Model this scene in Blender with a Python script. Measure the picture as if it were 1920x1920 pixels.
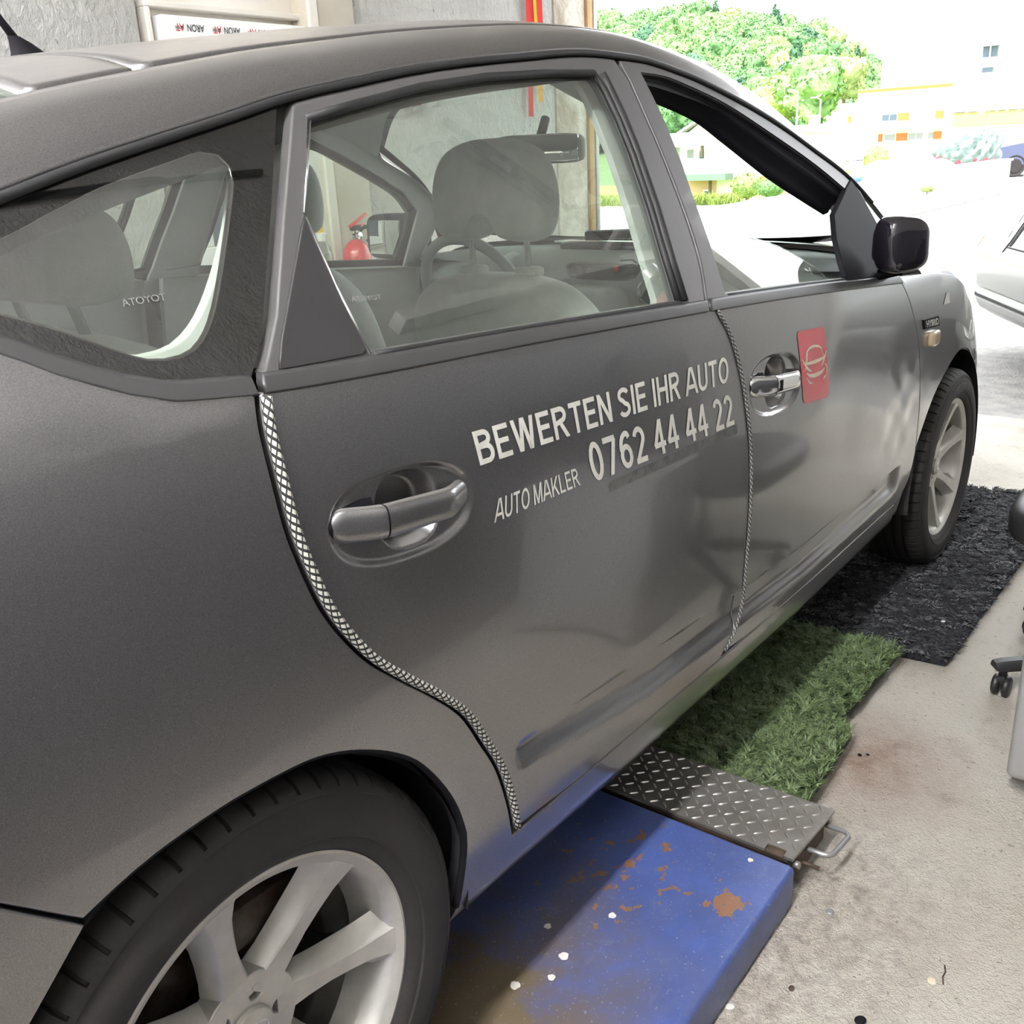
import bpy, bmesh, math, random
import numpy as np
from mathutils import Vector, Matrix, geometry

for o in list(bpy.data.objects):
    bpy.data.objects.remove(o, do_unlink=True)
SC = bpy.context.scene
COL = SC.collection
random.seed(7)
RNG = np.random.default_rng(7)

# ------------------------------------------------------------------ camera
CAM_POS = np.array((-0.453, -1.575, 1.321))
YAW, PITCH, ROLL = math.radians(38.245), math.radians(19.94), math.radians(-2.90)
FPX = 1846.0
_f = np.array((math.cos(YAW) * math.cos(PITCH), math.sin(YAW) * math.cos(PITCH), -math.sin(PITCH)))
_r = np.cross(_f, (0, 0, 1)); _r /= np.linalg.norm(_r)
_u = np.cross(_r, _f)
_r, _u = (math.cos(ROLL) * _r + math.sin(ROLL) * _u, -math.sin(ROLL) * _r + math.cos(ROLL) * _u)
cam_data = bpy.data.cameras.new('camera')
cam = bpy.data.objects.new('camera', cam_data)
COL.objects.link(cam)
cam.matrix_world = Matrix(((_r[0], _u[0], -_f[0], CAM_POS[0]), (_r[1], _u[1], -_f[1], CAM_POS[1]),
                           (_r[2], _u[2], -_f[2], CAM_POS[2]), (0, 0, 0, 1)))
cam_data.sensor_width = 36.0
cam_data.lens = 36.0 * FPX / 1920.0
cam_data.clip_start = 0.02
cam_data.clip_end = 2000
SC.camera = cam

# ------------------------------------------------------------------ light
SC.view_settings.view_transform = 'Standard'
SC.view_settings.look = 'None'
SC.view_settings.gamma = 1.0
SC.view_settings.use_curve_mapping = False
SC.view_settings.exposure = 1.12
world = bpy.data.worlds.new('sky'); SC.world = world
world.use_nodes = True
bg = world.node_tree.nodes['Background']
bg.inputs['Color'].default_value = (0.94, 0.97, 1.0, 1)
bg.inputs['Strength'].default_value = 2.7
sun_data = bpy.data.lights.new('sun', 'SUN')
sun_data.energy = 5.5
sun_data.angle = math.radians(1.0)
sun_data.color = (1.0, 0.97, 0.92)
sun = bpy.data.objects.new('sun', sun_data)
COL.objects.link(sun)
sun.rotation_euler = Vector((-0.50, 0.22, 0.84)).to_track_quat('Z', 'Y').to_euler()
try:
    SC.cycles.use_denoising = True
    SC.cycles.caustics_reflective = False
    SC.cycles.caustics_refractive = False
    SC.cycles.max_bounces = 14
    SC.cycles.diffuse_bounces = 6
    SC.cycles.transparent_max_bounces = 24
    SC.cycles.sample_clamp_indirect = 8.0
except Exception:
    pass

def at(px, py, ax, val):
    """world point where the sight line of a photo pixel meets the plane axis=val"""
    d = _f + _r * (px - 960) / FPX - _u * (py - 960) / FPX
    t = (val - CAM_POS[ax]) / d[ax]
    return CAM_POS + t * d

# ------------------------------------------------------------------ materials
def new_mat(name):
    m = bpy.data.materials.new(name); m.use_nodes = True
    nt = m.node_tree
    return m, nt, nt.nodes['Principled BSDF']

def _set(b, **k):
    for n, v in k.items():
        b.inputs[n.replace('_', ' ')].default_value = v

def mat(name, col, rough=0.5, metal=0.0, spec=0.5, coat=0.0, noise=None, bump=None, sheen=0.0):
    """plain principled material; noise=(scale, colour2, lo, hi[,detail]); bump=(scale, strength, distance[, detail])"""
    m, nt, b = new_mat(name)
    _set(b, Base_Color=(*col, 1), Roughness=rough, Metallic=metal)
    b.inputs['Specular IOR Level'].default_value = spec
    b.inputs['Coat Weight'].default_value = coat
    b.inputs['Coat Roughness'].default_value = 0.03
    if sheen: b.inputs['Sheen Weight'].default_value = sheen
    tc = None
    if noise or bump:
        tc = nt.nodes.new('ShaderNodeTexCoord')
    if noise:
        n = nt.nodes.new('ShaderNodeTexNoise'); n.inputs['Scale'].default_value = noise[0]
        n.inputs['Detail'].default_value = noise[4] if len(noise) > 4 else 6
        nt.links.new(tc.outputs['Object'], n.inputs['Vector'])
        r = nt.nodes.new('ShaderNodeValToRGB')
        r.color_ramp.elements[0].position = noise[2]; r.color_ramp.elements[1].position = noise[3]
        r.color_ramp.elements[0].color = (*noise[1], 1); r.color_ramp.elements[1].color = (*col, 1)
        nt.links.new(n.outputs['Fac'], r.inputs['Fac'])
        nt.links.new(r.outputs['Color'], b.inputs['Base Color'])
    if bump:
        n = nt.nodes.new('ShaderNodeTexNoise'); n.inputs['Scale'].default_value = bump[0]
        n.inputs['Detail'].default_value = bump[3] if len(bump) > 3 else 4
        nt.links.new(tc.outputs['Object'], n.inputs['Vector'])
        bp = nt.nodes.new('ShaderNodeBump'); bp.inputs['Strength'].default_value = bump[1]
        bp.inputs['Distance'].default_value = bump[2]
        nt.links.new(n.outputs['Fac'], bp.inputs['Height'])
        nt.links.new(bp.outputs['Normal'], b.inputs['Normal'])
    return m

class NT:
    """tiny node builder"""
    def __init__(s, nt): s.nt = nt
    def n(s, typ, **kw):
        nd = s.nt.nodes.new(typ)
        for k, v in kw.items():
            if k in nd.inputs: nd.inputs[k].default_value = v
            else: setattr(nd, k, v)
        return nd
    def l(s, a, b): s.nt.links.new(a, b)
    def noise(s, vec, scale, detail=5, rough=0.5, dist=0.0):
        nd = s.n('ShaderNodeTexNoise'); nd.inputs['Scale'].default_value = scale
        nd.inputs['Detail'].default_value = detail; nd.inputs['Roughness'].default_value = rough
        nd.inputs['Distortion'].default_value = dist
        s.l(vec, nd.inputs['Vector']); return nd.outputs['Fac']
    def ramp(s, fac, stops):
        nd = s.n('ShaderNodeValToRGB'); cr = nd.color_ramp
        while len(cr.elements) < len(stops): cr.elements.new(0.5)
        for e, (p, c) in zip(cr.elements, stops):
            e.position = p; e.color = (c, c, c, 1) if isinstance(c, (int, float)) else (*c, 1)
        s.l(fac, nd.inputs['Fac']); return nd.outputs['Color']
    def mix(s, fac, a, b, mode='MIX'):
        nd = s.n('ShaderNodeMix', data_type='RGBA', blend_type=mode)
        for v, i in ((fac, 0), (a, 6), (b, 7)):
            if hasattr(v, 'is_output'): s.l(v, nd.inputs[i])
            else: nd.inputs[i].default_value = v if isinstance(v, (int, float)) else (*v, 1)
        return nd.outputs[2]
    def math(s, op, a, b=0.0):
        nd = s.n('ShaderNodeMath', operation=op)
        for v, i in ((a, 0), (b, 1)):
            if hasattr(v, 'is_output'): s.l(v, nd.inputs[i])
            else: nd.inputs[i].default_value = v
        return nd.outputs[0]
    def bump(s, h, strength, dist, normal=None):
        nd = s.n('ShaderNodeBump'); nd.inputs['Strength'].default_value = strength
        nd.inputs['Distance'].default_value = dist
        s.l(h, nd.inputs['Height'])
        if normal is not None: s.l(normal, nd.inputs['Normal'])
        return nd.outputs['Normal']
    def spot(s, vec, centre, radius):
        """1 at centre falling to 0 at radius"""
        v = s.n('ShaderNodeVectorMath', operation='DISTANCE'); s.l(vec, v.inputs[0])
        v.inputs[1].default_value = centre
        m = s.n('ShaderNodeMapRange'); m.inputs[1].default_value = radius; m.inputs[2].default_value = 0
        s.l(v.outputs['Value'], m.inputs[0]); return m.outputs[0]

M = {}
def build_materials():
    # metallic graphite paint with clear coat
    m, nt, b = new_mat('graphite_paint'); k = NT(nt)
    tc = k.n('ShaderNodeTexCoord')
    fl = k.noise(tc.outputs['Object'], 900, 2)
    c = k.ramp(fl, [(0.3, (0.175, 0.170, 0.177)), (0.7, (0.275, 0.268, 0.278))])
    dirt = k.ramp(k.noise(tc.outputs['Object'], 3.0, 8, 0.65), [(0.45, 0.0), (0.75, 0.25)])
    c2 = k.mix(dirt, c, (0.25, 0.24, 0.235))
    # dust settled on surfaces that face up
    ge = k.n('ShaderNodeNewGeometry'); sx = k.n('ShaderNodeSeparateXYZ'); k.l(ge.outputs['Normal'], sx.inputs[0])
    up = k.n('ShaderNodeMapRange', interpolation_type='SMOOTHSTEP'); up.inputs[1].default_value = 0.80; up.inputs[2].default_value = 0.985
    k.l(sx.outputs[2], up.inputs[0])
    dn = k.ramp(k.noise(tc.outputs['Object'], 5.0, 8, 0.65), [(0.3, 0.45), (0.7, 0.85)])
    du = k.math('MULTIPLY', up.outputs[0], dn)
    c3 = k.mix(du, c2, (0.30, 0.285, 0.262))
    k.l(c3, b.inputs['Base Color'])
    k.l(k.math('SUBTRACT', 0.88, k.math('MULTIPLY', du, 0.75)), b.inputs['Metallic'])
    k.l(k.math('SUBTRACT', 1.0, k.math('MULTIPLY', du, 0.55)), b.inputs['Coat Weight'])
    _set(b, Roughness=0.31)
    b.inputs['Coat IOR'].default_value = 1.5
    cr = k.ramp(k.noise(tc.outputs['Object'], 6.0, 6, 0.6), [(0.35, 0.03), (0.8, 0.14)])
    k.l(k.math('ADD', cr, k.math('MULTIPLY', du, 0.22)), b.inputs['Coat Roughness'])
    M['paint'] = m
    M['satin'] = mat('satin_grey_frame', (0.098, 0.094, 0.095), 0.46, 0.25, 0.45, coat=0.12)
    M['molding'] = mat('dark_belt_molding', (0.045, 0.044, 0.045), 0.35, 0.0, 0.5)
    M['black'] = mat('black_plastic', (0.008, 0.0075, 0.010), 0.62, 0, 0.12)
    M['sail'] = mat('matt_black_panel', (0.022, 0.021, 0.022), 0.5)
    M['rubber'] = mat('black_rubber', (0.010, 0.010, 0.011), 0.6, bump=(300, 0.1, 0.002))
    M['dark'] = mat('shadow_black', (0.006, 0.006, 0.006), 0.8)
    M['chrome'] = mat('chrome', (0.75, 0.75, 0.76), 0.12, 1.0)
    M['frit'] = mat('ceramic_frit', (0.006, 0.006, 0.006), 0.015, 0.0, 1.0, coat=0.35)
    M['piano'] = mat('gloss_black', (0.012, 0.010, 0.014), 0.06, 0.0, 0.6, coat=0.5)
    M['trim'] = mat('light_grey_trim', (0.60, 0.61, 0.60), 0.75, bump=(400, 0.1, 0.002))
    M['dash'] = mat('grey_dash_plastic', (0.33, 0.37, 0.37), 0.6, bump=(350, 0.15, 0.002))
    M['seat'] = mat('grey_seat_cloth', (0.56, 0.58, 0.57), 0.95, sheen=0.4, bump=(500, 0.25, 0.002), noise=(30, (0.49, 0.51, 0.50), 0.3, 0.7))
    M['white_vinyl'] = mat('white_vinyl_letters', (0.74, 0.73, 0.68), 0.45, noise=(60, (0.66, 0.64, 0.58), 0.3, 0.6))
    M['red_vinyl'] = mat('red_vinyl', (0.62, 0.010, 0.035), 0.25, coat=0.6)
    M['cream_vinyl'] = mat('cream_vinyl', (0.80, 0.68, 0.52), 0.4)
    # alloy
    m, nt, b = new_mat('dusty_alloy'); k = NT(nt); tc = k.n('ShaderNodeTexCoord')
    c = k.ramp(k.noise(tc.outputs['Object'], 14, 8, 0.7), [(0.35, (0.50, 0.49, 0.46)), (0.62, (0.60, 0.585, 0.55)), (0.85, (0.42, 0.34, 0.24))])
    k.l(c, b.inputs['Base Color']); _set(b, Metallic=0.55, Roughness=0.42)
    k.l(k.bump(k.noise(tc.outputs['Object'], 250, 3), 0.12, 0.001), b.inputs['Normal'])
    M['alloy'] = m
    M['barrel'] = mat('wheel_barrel', (0.10, 0.095, 0.085), 0.5, 0.6, noise=(20, (0.05, 0.045, 0.04), 0.3, 0.7))
    M['brake'] = mat('brake_iron', (0.10, 0.09, 0.08), 0.5, 0.7, noise=(25, (0.05, 0.03, 0.02), 0.4, 0.6))
    m, nt, b = new_mat('tyre_rubber'); k = NT(nt); tc = k.n('ShaderNodeTexCoord')
    c = k.ramp(k.noise(tc.outputs['Object'], 9, 8, 0.7), [(0.3, (0.011, 0.010, 0.010)), (0.62, (0.020, 0.017, 0.016)), (0.85, (0.045, 0.033, 0.026))])
    k.l(c, b.inputs['Base Color']); _set(b, Roughness=0.72)
    k.l(k.bump(k.noise(tc.outputs['Object'], 160, 5, 0.7), 0.25, 0.002), b.inputs['Normal'])
    M['tyre'] = m
    M['tyre_mark'] = mat('raised_tyre_letters', (0.14, 0.135, 0.13), 0.7)
    # thin tinted glass: pane transmits tinted, reflects by Fresnel off both faces
    def glass(name, tint, boost=1.75, dirt=0.0):
        m = bpy.data.materials.new(name); m.use_nodes = True
        nt = m.node_tree; nt.nodes.clear(); k = NT(nt)
        out = k.n('ShaderNodeOutputMaterial')
        tr = k.n('ShaderNodeBsdfTransparent'); tr.inputs[0].default_value = (*tint, 1)
        gl = k.n('ShaderNodeBsdfGlossy'); gl.inputs['Roughness'].default_value = 0.0
        gl.inputs['Color'].default_value = (1, 1, 1, 1)
        fr = k.n('ShaderNodeFresnel'); ge_ = k.n('ShaderNodeNewGeometry')     # same reflectance from either face of the pane
        ior = k.n('ShaderNodeMix', data_type='FLOAT'); k.l(ge_.outputs['Backfacing'], ior.inputs[0]); ior.inputs[2].default_value = 1.52; ior.inputs[3].default_value = 1 / 1.52
        k.l(ior.outputs[0], fr.inputs['IOR'])
        f = k.math('MULTIPLY', fr.outputs[0], boost)
        nd = k.n('ShaderNodeMath', operation='MINIMUM'); k.l(f, nd.inputs[0]); nd.inputs[1].default_value = 1.0
        mx = k.n('ShaderNodeMixShader'); k.l(nd.outputs[0], mx.inputs[0])
        k.l(tr.outputs[0], mx.inputs[1]); k.l(gl.outputs[0], mx.inputs[2])
        last = mx.outputs[0]
        if dirt:
            tc = k.n('ShaderNodeTexCoord')
            df = k.n('ShaderNodeBsdfDiffuse'); df.inputs[0].default_value = (0.5, 0.5, 0.47, 1)
            mk = k.ramp(k.noise(tc.outputs['Object'], 7, 9, 0.7), [(0.38, dirt * .45), (0.75, dirt)])
            m2 = k.n('ShaderNodeMixShader'); k.l(mk, m2.inputs[0]); k.l(last, m2.inputs[1]); k.l(df.outputs[0], m2.inputs[2])
            last = m2.outputs[0]
        k.l(last, out.inputs[0])
        return m
    M['glass'] = glass('tinted_side_glass', (0.87, 0.94, 0.87), 1.9, 0.13)
    M['glass_dark'] = glass('dark_rear_glass', (0.70, 0.80, 0.74), 1.9, 0.05)
    M['windshield'] = glass('windshield_glass', (0.84, 0.92, 0.88), 1.9)
    M['clear'] = glass('clear_glass', (0.92, 0.95, 0.96), 1.9)
    M['mirror'] = mat('mirror_glass', (0.80, 0.82, 0.80), 0.01, 1.0)
    # braided edge strip (pattern follows its length)
    m, nt, b = new_mat('braided_strip'); k = NT(nt)
    uv = k.n('ShaderNodeUVMap'); sp = k.n('ShaderNodeSeparateXYZ'); k.l(uv.outputs[0], sp.inputs[0])
    a = k.math('ADD', k.math('MULTIPLY', sp.outputs[0], 105.0), k.math('MULTIPLY', sp.outputs[1], 3.0))
    st = k.math('GREATER_THAN', k.math('FRACT', a), 0.42)
    b2 = k.math('GREATER_THAN', k.math('FRACT', k.math('ADD', k.math('MULTIPLY', sp.outputs[0], 52.0), k.math('MULTIPLY', sp.outputs[1], -5.0))), 0.25)
    c = k.mix(k.math('MULTIPLY', st, b2), (0.02, 0.02, 0.02), (0.66, 0.65, 0.58))
    k.l(c, b.inputs['Base Color']); _set(b, Roughness=0.7)
    k.l(k.bump(st, 0.6, 0.001), b.inputs['Normal'])
    M['braid'] = m
    m2 = m.copy(); m2.name = 'dark_braided_strip'
    for nd in m2.node_tree.nodes:
        if nd.type == 'MIX': nd.inputs[7].default_value = (0.30, 0.30, 0.28, 1)
    M['braid2'] = m2
    # ---- garage
    m, nt, b = new_mat('rough_white_plaster'); k = NT(nt); tc = k.n('ShaderNodeTexCoord')
    v = tc.outputs['Object']
    mp = k.n('ShaderNodeMapping'); mp.inputs['Scale'].default_value = (1.0, 1.0, 0.55); k.l(v, mp.inputs['Vector'])
    big = k.noise(mp.outputs[0], 30, 8, 0.62, 0.9)
    fine = k.noise(mp.outputs[0], 110, 5, 0.6, 0.4)
    h = k.math('ADD', k.math('MULTIPLY', big, 1.0), k.math('MULTIPLY', fine, 0.35))
    c = k.ramp(k.noise(v, 2.2, 8, 0.6), [(0.30, (0.66, 0.64, 0.60)), (0.55, (0.77, 0.755, 0.725)), (0.8, (0.80, 0.79, 0.765))])
    pit = k.ramp(k.noise(mp.outputs[0], 26, 5, 0.6, 1.4), [(0.27, 1.0), (0.33, 0.0)])
    c = k.mix(pit, c, (0.30, 0.27, 0.24))
    k.l(c, b.inputs['Base Color']); _set(b, Roughness=0.9)
    k.l(k.bump(h, 1.0, 0.05), b.inputs['Normal'])
    M['plaster'] = m
    m, nt, b = new_mat('stained_door_plaster'); k = NT(nt); tc = k.n('ShaderNodeTexCoord'); v = tc.outputs['Object']
    st = k.ramp(k.noise(v, 5.5, 8, 0.7, 0.5), [(0.42, 0.0), (0.68, 0.9)])
    c = k.mix(st, (0.74, 0.70, 0.62), (0.33, 0.24, 0.15))
    k.l(c, b.inputs['Base Color']); _set(b, Roughness=0.9)
    k.l(k.bump(k.noise(v, 35, 7, 0.65, 0.6), 0.8, 0.02), b.inputs['Normal'])
    M['plaster_stain'] = m
    M['white_paint'] = mat('smooth_white_paint', (0.76, 0.73, 0.67), 0.6, noise=(3, (0.70, 0.66, 0.58), 0.35, 0.6), bump=(40, 0.08, 0.01))
    M['column'] = mat('grey_white_column', (0.55, 0.51, 0.43), 0.8, noise=(6, (0.47, 0.43, 0.35), 0.35, 0.65), bump=(60, 0.25, 0.01))
    M['ceiling'] = mat('ceiling_paint', (0.66, 0.65, 0.62), 0.85, bump=(30, 0.3, 0.01), noise=(2, (0.58, 0.56, 0.52), 0.3, 0.6))
    m, nt, b = new_mat('beige_floor_screed'); k = NT(nt); tc = k.n('ShaderNodeTexCoord'); v = tc.outputs['Object']
    base = k.ramp(k.noise(v, 1.6, 9, 0.68), [(0.30, (0.44, 0.385, 0.31)), (0.50, (0.60, 0.555, 0.48)), (0.72, (0.66, 0.62, 0.555))])
    st = k.ramp(k.noise(v, 7, 10, 0.75), [(0.55, 0.0), (0.78, 0.6)])
    c = k.mix(st, base, (0.17, 0.12, 0.075))
    sp = k.ramp(k.noise(v, 60, 3, 0.6), [(0.30, 1.0), (0.36, 0.0)])
    c = k.mix(k.math('MULTIPLY', sp, 0.55), c, (0.10, 0.075, 0.05))
    # red-brown rust dust beside the turf and the lift
    ru = k.math('MULTIPLY', k.spot(v, (1.50, -1.00, 0), 0.28), k.noise(v, 16, 6, 0.7))
    c = k.mix(k.math('MULTIPLY', ru, 1.3), c, (0.22, 0.10, 0.06))
    for cx in (0.2, 0.5, 0.8, 1.1):
        d = k.math('MULTIPLY', k.spot(v, (cx, -1.09, 0), 0.30), k.ramp(k.noise(v, 30, 8, 0.75), [(0.42, 0), (0.66, 1.0)]))
        c = k.mix(k.math('MULTIPLY', d, 0.75), c, (0.10, 0.07, 0.05))
    # dark tone painted beside and behind the lift to dim the car's reflection
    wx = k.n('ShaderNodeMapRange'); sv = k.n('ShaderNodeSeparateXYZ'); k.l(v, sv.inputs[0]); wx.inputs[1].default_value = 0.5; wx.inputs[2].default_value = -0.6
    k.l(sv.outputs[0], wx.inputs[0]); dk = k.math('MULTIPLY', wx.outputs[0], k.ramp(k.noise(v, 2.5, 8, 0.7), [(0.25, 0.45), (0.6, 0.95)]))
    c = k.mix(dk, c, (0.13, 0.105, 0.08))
    k.l(c, b.inputs['Base Color'])
    ro = k.ramp(k.noise(v, 4, 6, 0.6), [(0.3, 0.34), (0.7, 0.62)]); k.l(ro, b.inputs['Roughness'])
    h = k.math('ADD', k.noise(v, 110, 4, 0.6, 0.8), k.math('MULTIPLY', k.noise(v, 340, 3), 0.4))
    k.l(k.bump(h, 0.9, 0.010), b.inputs['Normal'])
    M['floor'] = m
    M['dark_band'] = mat('added_dark_band_paint', (0.10, 0.10, 0.105), 0.5, noise=(5, (0.07, 0.07, 0.07), 0.3, 0.6), bump=(40, 0.3, 0.01))  # dark tone of the added wall band
    m, nt, b = new_mat('chipped_blue_paint'); k = NT(nt); tc = k.n('ShaderNodeTexCoord'); v = tc.outputs['Object']
    base = k.ramp(k.noise(v, 4.5, 8, 0.65), [(0.3, (0.035, 0.065, 0.22)), (0.55, (0.060, 0.105, 0.34)), (0.8, (0.10, 0.16, 0.40))])
    grime = k.ramp(k.noise(v, 3.2, 10, 0.72, 0.3), [(0.36, 0.0), (0.58, 1.0)])
    near = k.spot(v, (0.25, -0.66, 0.09), 0.60)
    g2 = k.math('MULTIPLY', grime, k.math('ADD', k.math('MULTIPLY', near, 1.6), 0.16))
    c = k.mix(g2, base, (0.13, 0.10, 0.065))
    # bare rust where paint has flaked
    fl = k.noise(v, 34, 5, 0.6, 0.2)
    zone = k.math('ADD', k.math('MULTIPLY', k.spot(v, (0.80, -0.80, 0.09), 0.30), 0.20), 0.0)
    big = k.math('MULTIPLY', k.spot(v, (0.815, -1.005, 0.09), 0.055), 0.33)
    chip = k.ramp(k.math('ADD', fl, k.math('ADD', zone, big)), [(0.735, 0.0), (0.75, 1.0)])
    c = k.mix(chip, c, (0.24, 0.115, 0.06))
    spk = k.ramp(k.noise(v, 240, 2, 0.5), [(0.68, 0.0), (0.72, 0.6)]); c = k.mix(spk, c, (0.36, 0.37, 0.36))
    scr = k.ramp(k.noise(v, 26, 10, 0.8, 0.6), [(0.55, 0.0), (0.70, 0.35)]); c = k.mix(scr, c, (0.17, 0.20, 0.30))
    k.l(c, b.inputs['Base Color']); _set(b, Roughness=0.38)
    k.l(k.bump(k.math('ADD', k.math('MULTIPLY', chip, -0.6), k.math('MULTIPLY', k.noise(v, 120, 5, 0.7), 0.25)), 0.5, 0.004), b.inputs['Normal'])
    M['blue'] = m
    m, nt, b = new_mat('worn_steel_plate'); k = NT(nt); tc = k.n('ShaderNodeTexCoord'); v = tc.outputs['Object']
    c = k.ramp(k.noise(v, 8, 8, 0.7), [(0.3, (0.24, 0.215, 0.18)), (0.6, (0.40, 0.385, 0.36)), (0.8, (0.52, 0.51, 0.49))])
    k.l(c, b.inputs['Base Color']); _set(b, Metallic=0.75, Roughness=0.42)
    k.l(k.bump(k.noise(v, 200, 4), 0.15, 0.001), b.inputs['Normal'])
    M['steel'] = m
    M['stud'] = mat('polished_tread_studs', (0.62, 0.61, 0.59), 0.30, 0.85)
    M['rusty'] = mat('rusty_edge', (0.10, 0.07, 0.05), 0.7, 0.4, noise=(20, (0.05, 0.035, 0.025), 0.3, 0.6))
    M['pedestal'] = mat('grey_cabinet_lacquer', (0.34, 0.34, 0.335), 0.4)
    M['chair_black'] = mat('chair_black_plastic', (0.022, 0.021, 0.022), 0.42, bump=(200, 0.1, 0.001))
    M['turf'] = mat('artificial_grass', (0.205, 0.27, 0.125), 0.5, noise=(260, (0.065, 0.115, 0.035), 0.35, 0.65, 2))
    M['turf_base'] = mat('turf_backing', (0.02, 0.03, 0.015), 0.9)
    M['rug'] = mat('black_shag_pile', (0.012, 0.0125, 0.021), 0.8, noise=(30, (0.005, 0.005, 0.008), 0.3, 0.7), sheen=0.16)
    M['rug_base'] = mat('rug_backing', (0.005, 0.005, 0.006), 0.95)
    M['pvc'] = mat('white_pvc_film', (0.80, 0.80, 0.80), 0.35)
    M['pvc_grey'] = mat('grey_gasket', (0.10, 0.10, 0.10), 0.6)
    M['ink_black'] = mat('printed_black', (0.03, 0.03, 0.03), 0.5)
    M['ink_red'] = mat('printed_red', (0.60, 0.03, 0.03), 0.5)
    M['wood'] = mat('pale_jamb_wood', (0.50, 0.33, 0.15), 0.6, noise=(12, (0.40, 0.24, 0.10), 0.3, 0.7))
    M['red'] = mat('extinguisher_red', (0.60, 0.025, 0.03), 0.3, coat=0.5)
    M['strap_red'] = mat('red_webbing', (0.60, 0.04, 0.03), 0.8)
    M['strap_yellow'] = mat('yellow_webbing', (0.80, 0.42, 0.04), 0.8)
    M['pipe'] = mat('white_conduit', (0.62, 0.61, 0.58), 0.4)
    M['conduit'] = mat('grey_conduit', (0.16, 0.16, 0.16), 0.5)
    M['grey_metal'] = mat('grey_metal', (0.35, 0.35, 0.35), 0.4, 0.6)
    M['paper'] = mat('paper', (0.80, 0.81, 0.82), 0.6)
    M['bottle'] = glass('bottle_plastic', (0.85, 0.86, 0.86), 1.3, 0.25)
    M['lime'] = mat('lime_soap', (0.35, 0.62, 0.03), 0.3)
    M['yellow'] = mat('yellow_plastic', (0.85, 0.55, 0.03), 0.4)
    M['white_plastic'] = mat('white_plastic', (0.80, 0.80, 0.78), 0.4)
    M['bench'] = mat('bench_board', (0.30, 0.24, 0.18), 0.6)
    M['amber'] = mat('lamp_lens', (0.70, 0.55, 0.36), 0.15, coat=0.5)
    M['emblem'] = mat('emblem_silver', (0.80, 0.82, 0.85), 0.25, 0.8)
    M['lens_red'] = mat('red_lens', (0.55, 0.01, 0.02), 0.12, coat=0.6)
    M['lens_clear'] = mat('clear_lamp_lens', (0.70, 0.72, 0.75), 0.12, 0.3, coat=0.6)
    # ---- outdoors
    M['asphalt'] = mat('pale_asphalt', (0.36, 0.35, 0.33), 0.9, noise=(9, (0.27, 0.26, 0.25), 0.35, 0.6), bump=(60, 0.8, 0.02))
    M['verge'] = mat('grass_slope', (0.30, 0.36, 0.07), 0.9, noise=(0.6, (0.20, 0.28, 0.05), 0.3, 0.7))
    M['hill'] = mat('wooded_ground', (0.10, 0.16, 0.06), 0.95)
    for i, (nm, c1, c2) in enumerate((('leaf_mid', (0.125, 0.25, 0.085), (0.075, 0.17, 0.06)), ('leaf_light', (0.185, 0.31, 0.11), (0.11, 0.22, 0.075)),
                                      ('leaf_dark', (0.06, 0.145, 0.075), (0.035, 0.095, 0.05)), ('leaf_yellow', (0.30, 0.37, 0.13), (0.20, 0.28, 0.085)))):
        M[nm] = mat(nm, c1, 0.75, noise=(1.5, c2, 0.35, 0.65))
    M['bark'] = mat('bark', (0.12, 0.09, 0.06), 0.9)
    M['render_white'] = mat('white_render', (0.80, 0.79, 0.76), 0.85, noise=(0.5, (0.74, 0.73, 0.70), 0.3, 0.7))
    M['render_grey'] = mat('pale_render', (0.66, 0.68, 0.70), 0.85)
    M['orange'] = mat('orange_panel', (0.62, 0.13, 0.035), 0.7)
    M['ochre'] = mat('ochre_render', (0.70, 0.42, 0.14), 0.8)
    M['far_glass'] = mat('far_window_glass', (0.07, 0.10, 0.13), 0.25, 0.0, 0.3)
    M['blind'] = mat('grey_blind', (0.24, 0.26, 0.29), 0.6)
    M['roof_tile'] = mat('grey_roof', (0.36, 0.36, 0.36), 0.8)
    M['salmon'] = mat('salmon_render', (0.62, 0.40, 0.30), 0.85)
    M['teal'] = mat('weathered_green', (0.16, 0.22, 0.19), 0.8)
    M['stone'] = mat('pale_concrete', (0.62, 0.60, 0.56), 0.9, noise=(6, (0.50, 0.48, 0.44), 0.35, 0.6), bump=(25, 0.5, 0.03))
    M['tarp'] = mat('grey_green_tarp', (0.20, 0.27, 0.24), 0.6, noise=(4, (0.11, 0.16, 0.14), 0.3, 0.7))
    M['tarp_white'] = mat('white_tarp', (0.78, 0.80, 0.82), 0.5)
    M['tarp_blue'] = mat('blue_tarp', (0.10, 0.22, 0.45), 0.5)
    M['silver'] = mat('silver_car_paint', (0.30, 0.31, 0.30), 0.38, 0.6, coat=0.6)
    M['navy'] = mat('navy_car_paint', (0.03, 0.04, 0.10), 0.3, 0.3, coat=0.8)
    M['red_car'] = mat('red_car_paint', (0.40, 0.02, 0.05), 0.3, coat=0.6)
    M['brick'] = mat('chimney_brick', (0.42, 0.26, 0.20), 0.85)
    M['fill_tube'] = None
    m, nt, b = new_mat('added_lit_tube'); b.inputs['Emission Color'].default_value = (0.98, 0.98, 1.0, 1); b.inputs['Emission Strength'].default_value = 225.0
    M['fill_tube'] = m
build_materials()

# ------------------------------------------------------------------ mesh helpers
def link(name, me, m=None, parent=None):
    if m is not None:
        for x in (m if isinstance(m, (list, tuple)) else [m]): me.materials.append(M[x] if isinstance(x, str) else x)
    o = bpy.data.objects.new(name, me); COL.objects.link(o)
    if parent is not None: o.parent = parent
    return o

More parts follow.
